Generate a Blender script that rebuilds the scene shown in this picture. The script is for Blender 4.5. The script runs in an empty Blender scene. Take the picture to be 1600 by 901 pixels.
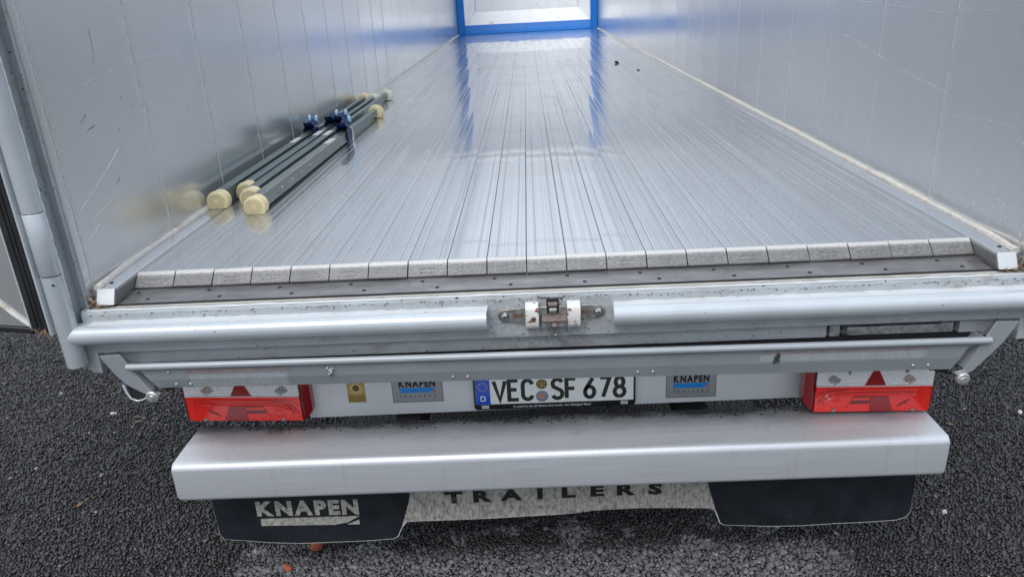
import bpy, bmesh, math, random
import numpy as np
from mathutils import Vector, Matrix
random.seed(7)
rng = np.random.default_rng(11)
SC = bpy.context.scene
COL = SC.collection

# ------------------------------------------------------------------ camera
CAM_F, CAM_P = 1170.5, Vector((-0.031, -1.90, 0.6945))
PITCH, YAW, ROLL = 0.37756, 0.0350, -0.05287
def camera_axes(p, yw, r):
    Z = Matrix.Rotation(yw, 3, 'Z')
    f = Z @ Vector((0, math.cos(p), -math.sin(p)))
    u = Z @ Vector((0, math.sin(p), math.cos(p)))
    x = Z @ Vector((1, 0, 0))
    c, s = math.cos(r), math.sin(r)
    return c * x + s * u, c * u - s * x, f
cam = bpy.data.cameras.new('camera')
cam.sensor_width = 36
cam.lens = CAM_F / 1600 * 36
cam.clip_start = 0.05
cam.clip_end = 1000
camo = bpy.data.objects.new('camera', cam)
COL.objects.link(camo)
ax, au, af = camera_axes(PITCH, YAW, ROLL)
M = Matrix((ax, au, -af)).transposed().to_4x4()
M.translation = CAM_P
camo.matrix_world = M
SC.camera = camo

# ------------------------------------------------------------------ sky, sun, exposure
SUN_EL, SUN_AZ = math.radians(52), math.radians(205)   # azimuth clockwise from +Y
W = bpy.data.worlds.new('World')
SC.world = W
W.use_nodes = True
wn, wl = W.node_tree.nodes, W.node_tree.links
wn.clear()
wout = wn.new('ShaderNodeOutputWorld')
wbg = wn.new('ShaderNodeBackground')
sky = wn.new('ShaderNodeTexSky')
sky.sky_type = 'NISHITA'
sky.sun_disc = False
sky.sun_elevation = SUN_EL
sky.sun_rotation = SUN_AZ
sky.air_density = 1.0
sky.dust_density = 2.0
tc = wn.new('ShaderNodeTexCoord')
mp = wn.new('ShaderNodeMapping')
mp.inputs['Scale'].default_value = (1.6, 1.6, 3.2)
nz = wn.new('ShaderNodeTexNoise')
nz.inputs['Scale'].default_value = 1.5
nz.inputs['Detail'].default_value = 6
nz.inputs['Roughness'].default_value = 0.55
rp = wn.new('ShaderNodeValToRGB')
rp.color_ramp.elements[0].position = 0.34
rp.color_ramp.elements[0].color = (6.4, 7.4, 8.8, 1)
rp.color_ramp.elements[1].position = 0.66
rp.color_ramp.elements[1].color = (10.6, 11.2, 12.0, 1)
mx = wn.new('ShaderNodeMix')
mx.data_type = 'RGBA'
mx.inputs[0].default_value = 0.80          # overcast: mostly cloud, a little blue showing through
wl.new(tc.outputs['Generated'], mp.inputs['Vector'])
wl.new(mp.outputs[0], nz.inputs['Vector'])
wl.new(nz.outputs[0], rp.inputs[0])
wl.new(sky.outputs[0], mx.inputs[6])
wl.new(rp.outputs[0], mx.inputs[7])
sep = wn.new('ShaderNodeSeparateXYZ')
wl.new(tc.outputs['Generated'], sep.inputs[0])
mxz = wn.new('ShaderNodeMath')
mxz.operation = 'MAXIMUM'
wl.new(sep.outputs[2], mxz.inputs[0])
mxz.inputs[1].default_value = 0.0
ov = wn.new('ShaderNodeMath')                # CIE overcast sky: zenith about three times as bright as the horizon
ov.operation = 'MULTIPLY_ADD'
wl.new(mxz.outputs[0], ov.inputs[0])
ov.inputs[1].default_value = 0.86
ov.inputs[2].default_value = 0.43
vm = wn.new('ShaderNodeVectorMath')
vm.operation = 'SCALE'
wl.new(mx.outputs[2], vm.inputs[0])
wl.new(ov.outputs[0], vm.inputs['Scale'])
wl.new(vm.outputs[0], wbg.inputs['Color'])
wl.new(wbg.outputs[0], wout.inputs[0])
wbg.inputs['Strength'].default_value = 0.10

sun = bpy.data.lights.new('sun', 'SUN')
sun.energy = 0.9
sun.angle = math.radians(28)
sun.color = (1.0, 0.965, 0.92)
suno = bpy.data.objects.new('sun', sun)
COL.objects.link(suno)
sd = Vector((math.sin(SUN_AZ) * math.cos(SUN_EL), math.cos(SUN_AZ) * math.cos(SUN_EL), math.sin(SUN_EL)))
suno.rotation_euler = (-sd).to_track_quat('-Z', 'Y').to_euler()
suno.location = sd * 20

SC.view_settings.view_transform = 'Standard'
SC.view_settings.look = 'None'
SC.view_settings.exposure = 0.62
SC.view_settings.gamma = 1.0
SC.view_settings.use_curve_mapping = False
SC.render.engine = 'CYCLES'

# ------------------------------------------------------------------ materials
class NT:
    def __init__(s, name):
        s.m = bpy.data.materials.new(name)
        s.m.use_nodes = True
        s.n, s.l = s.m.node_tree.nodes, s.m.node_tree.links
        s.b = s.n['Principled BSDF']
        g = s.n.new('ShaderNodeNewGeometry')
        s.pos = g.outputs['Position']
    def link(s, a, b): s.l.new(a, b)
    def noise(s, scale, stretch=(1, 1, 1), detail=4, rough=.55, dist=0, off=(0, 0, 0)):
        m = s.n.new('ShaderNodeMapping')
        m.inputs['Scale'].default_value = stretch
        m.inputs['Location'].default_value = off
        s.link(s.pos, m.inputs['Vector'])
        t = s.n.new('ShaderNodeTexNoise')
        t.inputs['Scale'].default_value = scale
        t.inputs['Detail'].default_value = detail
        t.inputs['Roughness'].default_value = rough
        t.inputs['Distortion'].default_value = dist
        s.link(m.outputs[0], t.inputs['Vector'])
        return t.outputs[0]
    def voro(s, scale, stretch=(1, 1, 1), feature='F1', out='Distance'):
        m = s.n.new('ShaderNodeMapping')
        m.inputs['Scale'].default_value = stretch
        s.link(s.pos, m.inputs['Vector'])
        t = s.n.new('ShaderNodeTexVoronoi')
        t.feature = feature
        t.inputs['Scale'].default_value = scale
        s.link(m.outputs[0], t.inputs['Vector'])
        return t.outputs[out]
    def ramp(s, v, *stops):
        r = s.n.new('ShaderNodeValToRGB')
        e = r.color_ramp.elements
        while len(e) < len(stops): e.new(.5)
        for i, (p, c) in enumerate(stops):
            e[i].position = p
            if not hasattr(c, '__len__'): c = (c, c, c)
            e[i].color = (*c[:3], 1)
        s.link(v, r.inputs[0])
        return r.outputs[0]
    def mixc(s, f, a, b, mode='MIX'):
        m = s.n.new('ShaderNodeMix')
        m.data_type = 'RGBA'
        m.blend_type = mode
        for k, v in ((0, f), (6, a), (7, b)):
            if hasattr(v, 'links'): s.link(v, m.inputs[k])
            elif hasattr(v, '__len__'): m.inputs[k].default_value = (*v[:3], 1)
            else: m.inputs[k].default_value = v if k == 0 else (v, v, v, 1)
        return m.outputs[2]
    def math(s, op, a, b=0.0, c=None):
        m = s.n.new('ShaderNodeMath')
        m.operation = op
        for i, v in enumerate((a, b, c)):
            if v is None: continue
            if hasattr(v, 'links'): s.link(v, m.inputs[i])
            else: m.inputs[i].default_value = v
        return m.outputs[0]
    def axis(s, i):
        x = s.n.new('ShaderNodeSeparateXYZ')
        s.link(s.pos, x.inputs[0])
        return x.outputs[i]
    def set(s, key, v):
        i = s.b.inputs[key]
        if hasattr(v, 'links'): s.link(v, i)
        elif hasattr(v, '__len__'): i.default_value = (*v[:3], 1)
        else: i.default_value = v
        return s
    def bump(s, h, strength=.3, dist=.002, prev=None):
        b = s.n.new('ShaderNodeBump')
        b.inputs['Strength'].default_value = strength
        b.inputs['Distance'].default_value = dist
        s.link(h, b.inputs['Height'])
        if prev is not None: s.link(prev, b.inputs['Normal'])
        s.link(b.outputs[0], s.b.inputs['Normal'])
        return b.outputs[0]

MAT = {}
def plain(name, col, rough=.5, metal=0.0, var=.15, scale=40, stretch=(1, 1, 1), bump=0.0, bumpscale=None, coat=0, dirt=None, dirtamt=.5, dirtscale=9):
    t = NT(name)
    n = t.noise(scale, stretch)
    lo = tuple(c * (1 - var) for c in col)
    hi = tuple(min(1, c * (1 + var)) for c in col)
    c = t.ramp(n, (.3, lo), (.7, hi))
    if dirt:
        d = t.ramp(t.noise(dirtscale, (1, 1, 1), 8, .7), (.62 - .25 * dirtamt, 0), (.75 - .2 * dirtamt, 1))
        c = t.mixc(d, c, dirt)
    t.set('Base Color', c).set('Metallic', metal)
    t.set('Roughness', t.ramp(n, (.25, max(.02, rough * .8)), (.75, min(1, rough * 1.2))))
    if coat: t.set('Coat Weight', coat).set('Coat Roughness', .06)
    if bump: t.bump(t.noise(bumpscale or scale * 2, stretch, 6, .65), bump, .002)
    MAT[name] = t.m
    return t.m

def m_wall():
    t = NT('wall_aluminium')
    fine = t.noise(40, (1, 1.6, .012), 3, .5)           # vertical mill streaks
    cloud = t.noise(1.7, (1, .3, 1), 2, .5)
    c = t.ramp(fine, (.25, (.73, .745, .755)), (.75, (.80, .81, .82)))
    c = t.mixc(t.ramp(cloud, (.35, 0), (.7, .4)), c, (.68, .69, .70))
    dust = t.ramp(t.noise(2.4, (1, .2, .6), 2, .5, 0, (9, 1, 4)), (.5, 0), (.78, .35))
    c = t.mixc(dust, c, (.56, .53, .48))
    t.set('Base Color', c).set('Metallic', .78)
    t.set('Roughness', t.ramp(t.noise(2.0, (1, .4, .8), 1), (.3, .19), (.75, .27)))
    t.bump(t.noise(2.2, (1, .8, .5), 1, .4), .05, .006)      # faint oil-canning of the sheet
    MAT['wall'] = t.m
m_wall()
def m_floor():
    t = NT('floor_aluminium_wet')
    fine = t.noise(60, (3, .006, 1), 3, .6)            # extrusion lines along the planks
    mid = t.noise(14, (6, .02, 1), 3)
    big = t.noise(1.6, (1, .6, 1), 5, .6)
    c = t.ramp(fine, (.3, (.52, .54, .56)), (.7, (.76, .775, .79)))
    c = t.mixc(t.ramp(big, (.4, 0), (.75, .3)), c, (.36, .37, .38))
    st = t.ramp(t.noise(2.3, (1, .8, 1), 7, .68, .2, (4, 4, 0)), (.56, 0), (.8, .3))
    c = t.mixc(st, c, (.50, .45, .38))
    # short pale scrapes across the planks
    scr = t.ramp(t.noise(38, (1, .6, 1), 2, .5, 1.2), (.745, 0), (.77, 1))
    c = t.mixc(t.math('MULTIPLY', scr, .5), c, (.8, .8, .8))
    t.set('Base Color', c).set('Metallic', .9)
    t.set('Roughness', t.ramp(big, (.3, .20), (.7, .30)))
    t.set('Coat Weight', t.ramp(t.noise(1.1, (1, .5, 1), 4, .6, 0, (2, 7, 0)), (.3, .75), (.6, 1))).set('Coat Roughness', .03).set('Coat IOR', 1.6)
    # every plank is a little wavy along its length, each in its own way
    oi = t.n.new('ShaderNodeObjectInfo')
    cb = t.n.new('ShaderNodeCombineXYZ')
    t.link(t.math('MULTIPLY', oi.outputs['Random'], 90), cb.inputs[0])
    t.link(t.math('MULTIPLY', t.axis(1), 1.1), cb.inputs[1])
    wv = t.n.new('ShaderNodeTexNoise')
    wv.inputs['Scale'].default_value = 1.0
    wv.inputs['Detail'].default_value = 1.0
    t.link(cb.outputs[0], wv.inputs['Vector'])
    b = t.bump(wv.outputs[0], 1.0, .0028)
    t.link(b, t.b.inputs['Coat Normal'])
    t.bump(mid, .04, .002, b)
    MAT['floor'] = t.m
m_floor()
def m_block():
    t = NT('worn_cast_block')
    n = t.noise(260, (.45, 1, 1.6), 5, .7)
    c = t.ramp(n, (.34, (.11, .108, .105)), (.5, (.20, .197, .193)), (.68, (.32, .316, .31)))
    big = t.noise(9, (1, 1, 1), 4, .6)
    c = t.mixc(t.ramp(big, (.42, 0), (.7, .55)), c, (.15, .147, .144))
    # upward light is painted bright into the top bevel; foot line darker
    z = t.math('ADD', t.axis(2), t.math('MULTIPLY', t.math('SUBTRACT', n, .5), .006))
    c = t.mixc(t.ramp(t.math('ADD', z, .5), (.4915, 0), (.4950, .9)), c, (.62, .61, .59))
    c = t.mixc(t.ramp(t.math('ADD', z, .5), (.4675, .75), (.4705, 0)), c, (.12, .115, .11))
    t.set('Base Color', c).set('Metallic', .35).set('Roughness', .48)
    t.bump(n, .3, .001)
    MAT['block'] = t.m
m_block()
def m_paint(name, col, dirt=(.33, .31, .27), chips=.0, scratch=0.0, rough=.32, metal=.25, dl=.60):
    t = NT(name)
    n = t.noise(5, (1, 1, 1), 6, .6)
    c = t.ramp(n, (.3, tuple(v * .92 for v in col)), (.7, tuple(min(1, v * 1.05) for v in col)))
    d = t.ramp(t.noise(38, (.35, 1, 1), 9, .75), (dl, 0), (dl + .17, .8))
    d = t.math('MULTIPLY', d, t.ramp(t.noise(3.4, (1, 1, 1), 3, .5, 0, (1, 2, 3)), (.4, .15), (.65, 1)))
    c = t.mixc(d, c, dirt)
    if name == 'paint_sill':      # greasy dirt rubbed around the latch
        near = t.ramp(t.math('ABSOLUTE', t.math('SUBTRACT', t.axis(0), .008)), (.05, 1), (.26, 0))
        gr = t.ramp(t.noise(60, (1, 1, 1), 8, .8, 0, (4, 4, 4)), (.42, 0), (.66, .85))
        c = t.mixc(t.math('MULTIPLY', near, gr), c, (.20, .195, .17))
    if chips:
        k = t.ramp(t.noise(90, (.7, 1, 1), 3, .6, 0, (7, 0, 2)), (.74 - chips * .1, 0), (.76 - chips * .1, 1))
        c = t.mixc(k, c, (.035, .035, .035))
    if scratch:
        k = t.ramp(t.noise(30, (5, 1, .8), 4, .7, 1.0), (.66, 0), (.72, scratch))
        c = t.mixc(k, c, (.27, .28, .29))
    t.set('Base Color', c).set('Metallic', metal)
    t.set('Roughness', t.ramp(n, (.3, rough * .85), (.7, rough * 1.25)))
    t.bump(t.noise(70, (1, 1, 1), 4, .6), .16, .0018)
    MAT[name] = t.m
m_paint('paint', (.52, .56, .59), chips=.25, rough=.22, metal=.2)
MAT['paint'].node_tree.nodes['Principled BSDF'].inputs['Coat Weight'].default_value = .7
MAT['paint'].node_tree.nodes['Principled BSDF'].inputs['Coat Roughness'].default_value = .12
m_paint('paint_sill', (.46, .495, .52), dirt=(.30, .285, .25), chips=.75, dl=.46, rough=.42)
m_paint('paint_panel', (.31, .335, .355), scratch=.35, rough=.4, metal=.2)
m_paint('paint_white', (.60, .62, .635), dirt=(.33, .22, .14), chips=.3, dl=.56, rough=.38, metal=.05)
m_paint('paint_board', (.74, .755, .76), dirt=(.45, .45, .44), rough=.35, metal=0, dl=.66)
m_paint('paint_blue', (.001, .17, .60), dirt=(.002, .10, .45), rough=.35, metal=0, dl=.66)
def m_rustwhite():
    t = NT('flaking_white_paint')
    k = t.noise(48, (1, 1, 1), 5, .6, 0, (2, 0, 5))
    rust = t.ramp(t.noise(160, (1, 1, 1), 4), (.3, (.10, .035, .015)), (.7, (.28, .12, .055)))
    t.set('Base Color', t.mixc(t.ramp(k, (.58, 0), (.605, 1)), (.70, .69, .67), rust)).set('Roughness', .5)
    t.bump(k, .25, .002)
    MAT['rustwhite'] = t.m
m_rustwhite()
plain('rust', (.17, .085, .055), .75, .2, .45, 120, bump=.5)
plain('rust_pink', (.22, .165, .15), .6, .3, .25, 90, bump=.3)
plain('steel_worn', (.36, .36, .345), .42, .7, .25, 70, dirt=(.20, .13, .08), dirtamt=.3, dirtscale=30)
plain('steel_bright', (.66, .66, .66), .22, 1, .08, 60)
plain('steel_zinc', (.58, .58, .57), .36, .7, .2, 90, dirt=(.3, .28, .25), dirtamt=.25, dirtscale=40)
plain('galvanised', (.40, .405, .41), .55, .65, .4, 55, bump=.12)
plain('dark', (.012, .012, .014), .7, 0, .3, 60)
plain('rubber', (.016, .016, .018), .5, 0, .35, 30, (1, 1, .3), bump=.1, dirt=(.07, .065, .06), dirtamt=.15, dirtscale=60)
plain('seal', (.60, .57, .52), .7, 0, .14, 60, dirt=(.34, .25, .19), dirtamt=.2, dirtscale=14, bump=.5, bumpscale=130)
plain('joint', (.66, .655, .64), .5, .3, .25, 60, dirt=(.3, .27, .22), dirtamt=.1, dirtscale=30)
plain('sill_beige', (.42, .405, .37), .6, 0, .2, 40, (.3, 1, 1), dirt=(.28, .25, .21), dirtamt=.35, dirtscale=25)
plain('dirt', (.27, .18, .12), .9, 0, .5, 70, bump=1.0, bumpscale=120)
plain('grime', (.045, .043, .042), .9, 0, .6, 90, bump=1.0, bumpscale=120)
plain('cream', (.88, .75, .45), .42, 0, .07, 20, dirt=(.60, .47, .26), dirtamt=.12)
plain('cream_groove', (.60, .47, .25), .6)
plain('cream_pale', (.84, .80, .66), .42, 0, .07, 20)
plain('bar_steel', (.15, .20, .20), .32, .55, .16, 25, (3, .3, 3))
plain('bar_olive', (.25, .275, .25), .32, .5, .14, 25, (3, .3, 3))
plain('blue_lever', (.006, .022, .10), .38, 0, .2, 30)
plain('knob_blue', (.35, .55, .72), .2, .8, .1, 30)
plain('label_white', (.74, .74, .72), .5, 0, .08, 60)
plain('label_red', (.7, .2, .15), .5)
plain('text_black', (.010, .010, .012), .55, 0, .2, 60)
plain('text_green', (.008, .020, .012), .4, 0, .2, 60)
plain('plate_white', (.92, .92, .905), .28, 0, .02, 10, coat=.3)
plain('plate_blue', (.006, .075, .62), .28, 0, .05, 10, coat=.3)
plain('plate_frame', (.012, .013, .017), .35, 0, .2, 30)
plain('gold', (.42, .32, .10), .38, .5, .2, 200)
plain('gold_dark', (.14, .09, .015), .5, .2, .3, 90)
plain('sticker_grey', (.33, .34, .35), .4, .2, .05, 30)
plain('logo_blue', (.0, .24, .68), .4, 0, .06, 30)
plain('logo_red', (.55, .12, .12), .4)
plain('seal_grey', (.27, .31, .36), .35, .3, .15, 200)
plain('flap_black', (.010, .012, .017), .42, 0, .3, 12, (1, 1, 1), bump=.06, dirt=(.035, .037, .042), dirtamt=.1, dirtscale=20)
plain('tyre', (.014, .014, .015), .8, 0, .3, 30)
plain('brick_red', (.36, .085, .045), .85, 0, .25, 90, bump=.8)
plain('pebble_pale', (.55, .50, .45), .7, 0, .1, 60)
plain('leaf', (.22, .11, .04), .7, 0, .3, 90)
def m_plate():
    t = NT('wear_plate_steel_wet')
    n = t.noise(22, (.35, 1, 1), 7, .7)
    c = t.ramp(n, (.3, (.13, .125, .125)), (.52, (.22, .215, .215)), (.75, (.34, .335, .33)))
    t.set('Base Color', c).set('Metallic', .55)
    t.set('Roughness', t.ramp(t.noise(4, (.5, 1, 1), 3), (.35, .16), (.65, .42)))
    t.set('Coat Weight', .5).set('Coat Roughness', .08)
    t.bump(n, .12, .001)
    MAT['wear_plate'] = t.m
m_plate()
def m_bumper():
    t = NT('anodised_aluminium')
    fine = t.noise(70, (.06, 3, 3), 5, .6)
    c = t.ramp(fine, (.25, (.58, .60, .63)), (.75, (.70, .72, .75)))
    # road dirt that lies on the back of the top face and fades forwards
    y = t.axis(1)
    edge = t.math('ADD', y, t.math('MULTIPLY', t.math('SUBTRACT', t.noise(7, (.6, 1, 1), 8, .72), .5), .16))
    c = t.mixc(t.ramp(edge, (.09, 0), (.16, .45), (.195, 1)), c, (.06, .058, .056))
    film = t.ramp(t.noise(3, (.5, 2, 2), 7, .65), (.42, 0), (.8, .35))
    c = t.mixc(t.math('MULTIPLY', film, t.ramp(y, (.0, 0), (.04, 1))), c, (.54, .52, .505))
    sc = t.ramp(t.noise(60, (2, .6, .6), 3, .6, .5), (.71, 0), (.73, .8))
    c = t.mixc(sc, c, (.85, .85, .85))
    run = t.ramp(t.noise(16, (3, 1, .12), 4, .6, 0, (2, 2, 2)), (.58, 0), (.8, .4))
    c = t.mixc(run, c, (.44, .445, .46))
    kn = t.ramp(t.noise(70, (.6, 1, 1), 2, .5, .4, (5, 1, 0)), (.76, 0), (.775, .9))
    c = t.mixc(kn, c, (.22, .22, .22))
    t.set('Base Color', c).set('Metallic', .5)
    t.set('Roughness', t.math('ADD', t.ramp(fine, (.3, .38), (.7, .48)), t.math('MULTIPLY', t.ramp(y, (.01, 0), (.06, 1)), .22)))
    t.bump(fine, .05, .001)
    MAT['bumper'] = t.m
m_bumper()
def m_flapwhite():
    t = NT('flap_white_dirty')
    n = t.noise(60, (1.6, 1, .7), 8, .78)
    c = t.ramp(n, (.36, (.10, .10, .09)), (.5, (.34, .325, .29)), (.66, (.54, .52, .47)))
    low = t.ramp(t.math('ADD', t.math('MULTIPLY', t.axis(2), -1), t.math('MULTIPLY', t.noise(40, (1, 1, 1), 5, .7), .05)), (.968, 0), (.99, .9))
    c = t.mixc(low, c, (.66, .65, .63))
    t.set('Base Color', c).set('Roughness', .6)
    MAT['flap_white'] = t.m
m_flapwhite()
plain('flap_edge', (.62, .62, .60), .6, 0, .2, 90)
plain('flap_print', (.36, .35, .31), .6, 0, .45, 80, bump=.1)
def m_lens(name, col, scale, rough=.12, bump=.3, stretch=(1, 1, 1), trans=0.0):
    t = NT(name)
    v = t.voro(scale, stretch)
    t.set('Base Color', t.ramp(v, (0, tuple(min(1, c * 1.15) for c in col)), (.6, tuple(c * .8 for c in col))))
    t.set('Roughness', rough).set('Coat Weight', .6).set('Coat Roughness', .05)
    if trans: t.set('Transmission Weight', trans)
    t.bump(v, bump, .0015)
    MAT[name] = t.m
m_lens('lens_red', (.95, .022, .014), 190)
m_lens('lens_bright', (.95, .035, .02), 240)
m_lens('lens_dark', (.34, .008, .012), 260)
m_lens('lens_side', (.16, .008, .012), 120)
m_lens('lens_clear', (.88, .88, .88), 240, .15, .25)
m_lens('bulb_amber', (.26, .13, .06), 420, .3, .8)
m_lens('bulb_dark', (.05, .05, .055), 420, .3, .8)
def m_asphalt():
    t = NT('asphalt')
    v = t.voro(75)
    c = t.ramp(v, (.1, (.035, .034, .036)), (.7, (.008, .008, .008)))
    t.set('Base Color', c).set('Roughness', .6)
    t.bump(t.math('MULTIPLY', v, -1), 1.0, .012)
    MAT['asphalt'] = t.m
m_asphalt()
def m_stones():
    t = NT('asphalt_chippings')
    a = t.n.new('ShaderNodeAttribute')
    a.attribute_name = 'tone'
    tone = a.outputs['Fac']
    wet = t.ramp(tone, (0, (.006, .0055, .006)), (.5, (.020, .0188, .0195)), (.9, (.060, .056, .0575)), (1, (.32, .31, .30)))
    hue = t.n.new('ShaderNodeAttribute')
    hue.attribute_name = 'hue'
    wet = t.mixc(t.ramp(hue.outputs['Fac'], (.55, 0), (1, .45)), wet, (.060, .045, .036))
    wet = t.mixc(1.0, wet, t.ramp(t.noise(1.3, (1, 1, 0), 4, .6, 0, (6, 3, 0)), (.3, (.72, .72, .74)), (.7, (1.0, 1.0, 1.0))), 'MULTIPLY')
    dry = t.ramp(tone, (0, (.075, .074, .076)), (.6, (.155, .153, .157)), (1, (.27, .265, .26)))
    # the strip sheltered behind the tail stayed dry; drips from the flap wet it again in patches
    x, y = t.axis(0), t.axis(1)
    wob = t.math('MULTIPLY', t.math('SUBTRACT', t.noise(3.2, (1, 1, 0), 6, .6), .5), .75)
    dx = t.math('SUBTRACT', 1.02, t.math('ABSOLUTE', t.math('ADD', x, .08)))
    dy = t.math('SUBTRACT', .40, y)
    m = t.math('MINIMUM', t.math('MULTIPLY', dx, 1.0), t.math('MULTIPLY', dy, 1.6))
    m = t.math('ADD', t.math('ADD', m, .06), wob)
    m = t.ramp(m, (.0, 0), (.10, 1))
    drip = t.ramp(t.noise(5.5, (1, 1.3, 0), 3, .5, .3, (3.3, 8.2, 0)), (.50, 1), (.55, 0))
    dripzone = t.ramp(y, (.22, 0), (.32, 1))
    m = t.math('MULTIPLY', m, t.math('SUBTRACT', 1, t.math('MULTIPLY', drip, dripzone)))
    c = t.mixc(m, wet, dry)
    t.set('Base Color', c)
    t.set('Roughness', t.ramp(m, (0, .27), (1, .75)))
    t.bump(t.noise(400, (1, 1, 1), 3), .3, .001)
    MAT['stones'] = t.m
m_stones()
def m_water():
    t = NT('rain_drop')
    t.set('Base Color', (.84, .86, .88)).set('Roughness', .12).set('Metallic', .45)
    MAT['drop'] = t.m
m_water()

# ------------------------------------------------------------------ geometry helpers
class MB:
    def __init__(s): s.v, s.f, s.mi = [], [], []
    def add(s, vs, fs, mi=0):
        o = len(s.v)
        s.v += [tuple(v) for v in vs]
        s.f += [tuple(i + o for i in f) for f in fs]
        s.mi += [mi] * len(fs)
        return s
    def box(s, a, b, mi=0):
        (x0, y0, z0), (x1, y1, z1) = a, b
        vs = [(x, y, z) for x in (x0, x1) for y in (y0, y1) for z in (z0, z1)]
        return s.add(vs, [(0, 1, 3, 2), (4, 6, 7, 5), (0, 4, 5, 1), (2, 3, 7, 6), (0, 2, 6, 4), (1, 5, 7, 3)], mi)
    def loft(s, rings, mi=0, caps=True, closed=True):
        n = len(rings[0])
        vs = [p for r in rings for p in r]
        fs = []
        for k in range(len(rings) - 1):
            for i in range(n if closed else n - 1):
                j = (i + 1) % n
                fs.append((k * n + i, k * n + j, (k + 1) * n + j, (k + 1) * n + i))
        if caps:
            fs.append(tuple(range(n))[::-1])
            fs.append(tuple((len(rings) - 1) * n + i for i in range(n)))
        return s.add(vs, fs, mi)
    def extrude_x(s, prof, x0, x1, mi=0, n=1):            # prof: (y, z) outline
        return s.loft([[(x0 + (x1 - x0) * k / n, y, z) for y, z in prof] for k in range(n + 1)], mi)
    def extrude_y(s, prof, y0, y1, mi=0):                 # prof: (x, z) outline
        return s.loft([[(x, y, z) for x, z in prof] for y in (y0, y1)], mi)
    def extrude_z(s, prof, z0, z1, mi=0):
        return s.loft([[(x, y, z) for x, y in prof] for z in (z0, z1)], mi)
    def tube(s, pts, r, n=12, mi=0, caps=True):
        pts = [Vector(p) for p in pts]
        rs = r if hasattr(r, '__len__') else [r] * len(pts)
        rings = []
        up = None
        for i, p in enumerate(pts):
            d = (pts[min(i + 1, len(pts) - 1)] - pts[max(i - 1, 0)]).normalized()
            if up is None: up = d.orthogonal().normalized()
            a = (up - d * up.dot(d)).normalized()
            up = a
            b = d.cross(a)
            rings.append([p + (a * math.cos(t) + b * math.sin(t)) * rs[i] for t in [2 * math.pi * k / n for k in range(n)]])
        return s.loft(rings, mi, caps)
    def build(s, name, mat, parent=None, smooth=35, bevel=0, seg=2):
        me = bpy.data.meshes.new(name)
        me.from_pydata(s.v, [], s.f)
        bm = bmesh.new()
        bm.from_mesh(me)
        bmesh.ops.recalc_face_normals(bm, faces=bm.faces)
        bm.to_mesh(me)
        bm.free()
        for m in (mat if isinstance(mat, (list, tuple)) else [mat]): me.materials.append(MAT[m])
        if any(s.mi): me.polygons.foreach_set('material_index', s.mi)
        if smooth:
            me.shade_smooth()
            me.set_sharp_from_angle(angle=math.radians(smooth))
        return place(name, me, parent, bevel, seg)
def place(name, me, parent=None, bevel=0, seg=2, loc=None, rot=None):
    o = bpy.data.objects.new(name, me)
    COL.objects.link(o)
    if parent is not None: o.parent = parent
    if loc is not None: o.location = loc
    if rot is not None: o.rotation_euler = rot
    if bevel:
        b = o.modifiers.new('bevel', 'BEVEL')
        b.width = bevel
        b.segments = seg
        b.limit_method = 'ANGLE'
        b.angle_limit = math.radians(40)
        b.harden_normals = False
    return o
def tag(o, label=None, cat=None, group=None, kind=None):
    if label: o['label'] = label
    if cat: o['category'] = cat
    if group: o['group'] = group
    if kind: o['kind'] = kind
    return o
def empty(name, loc=(0, 0, 0)):
    o = bpy.data.objects.new(name, None)
    o.empty_display_size = .1
    o.location = loc
    COL.objects.link(o)
    return o
def arc(cx, cy, r, a0, a1, n, ry=None):
    ry = r if ry is None else ry
    return [(cx + r * math.cos(math.radians(a0 + (a1 - a0) * k / n)), cy + ry * math.sin(math.radians(a0 + (a1 - a0) * k / n))) for k in range(n + 1)]

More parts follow.
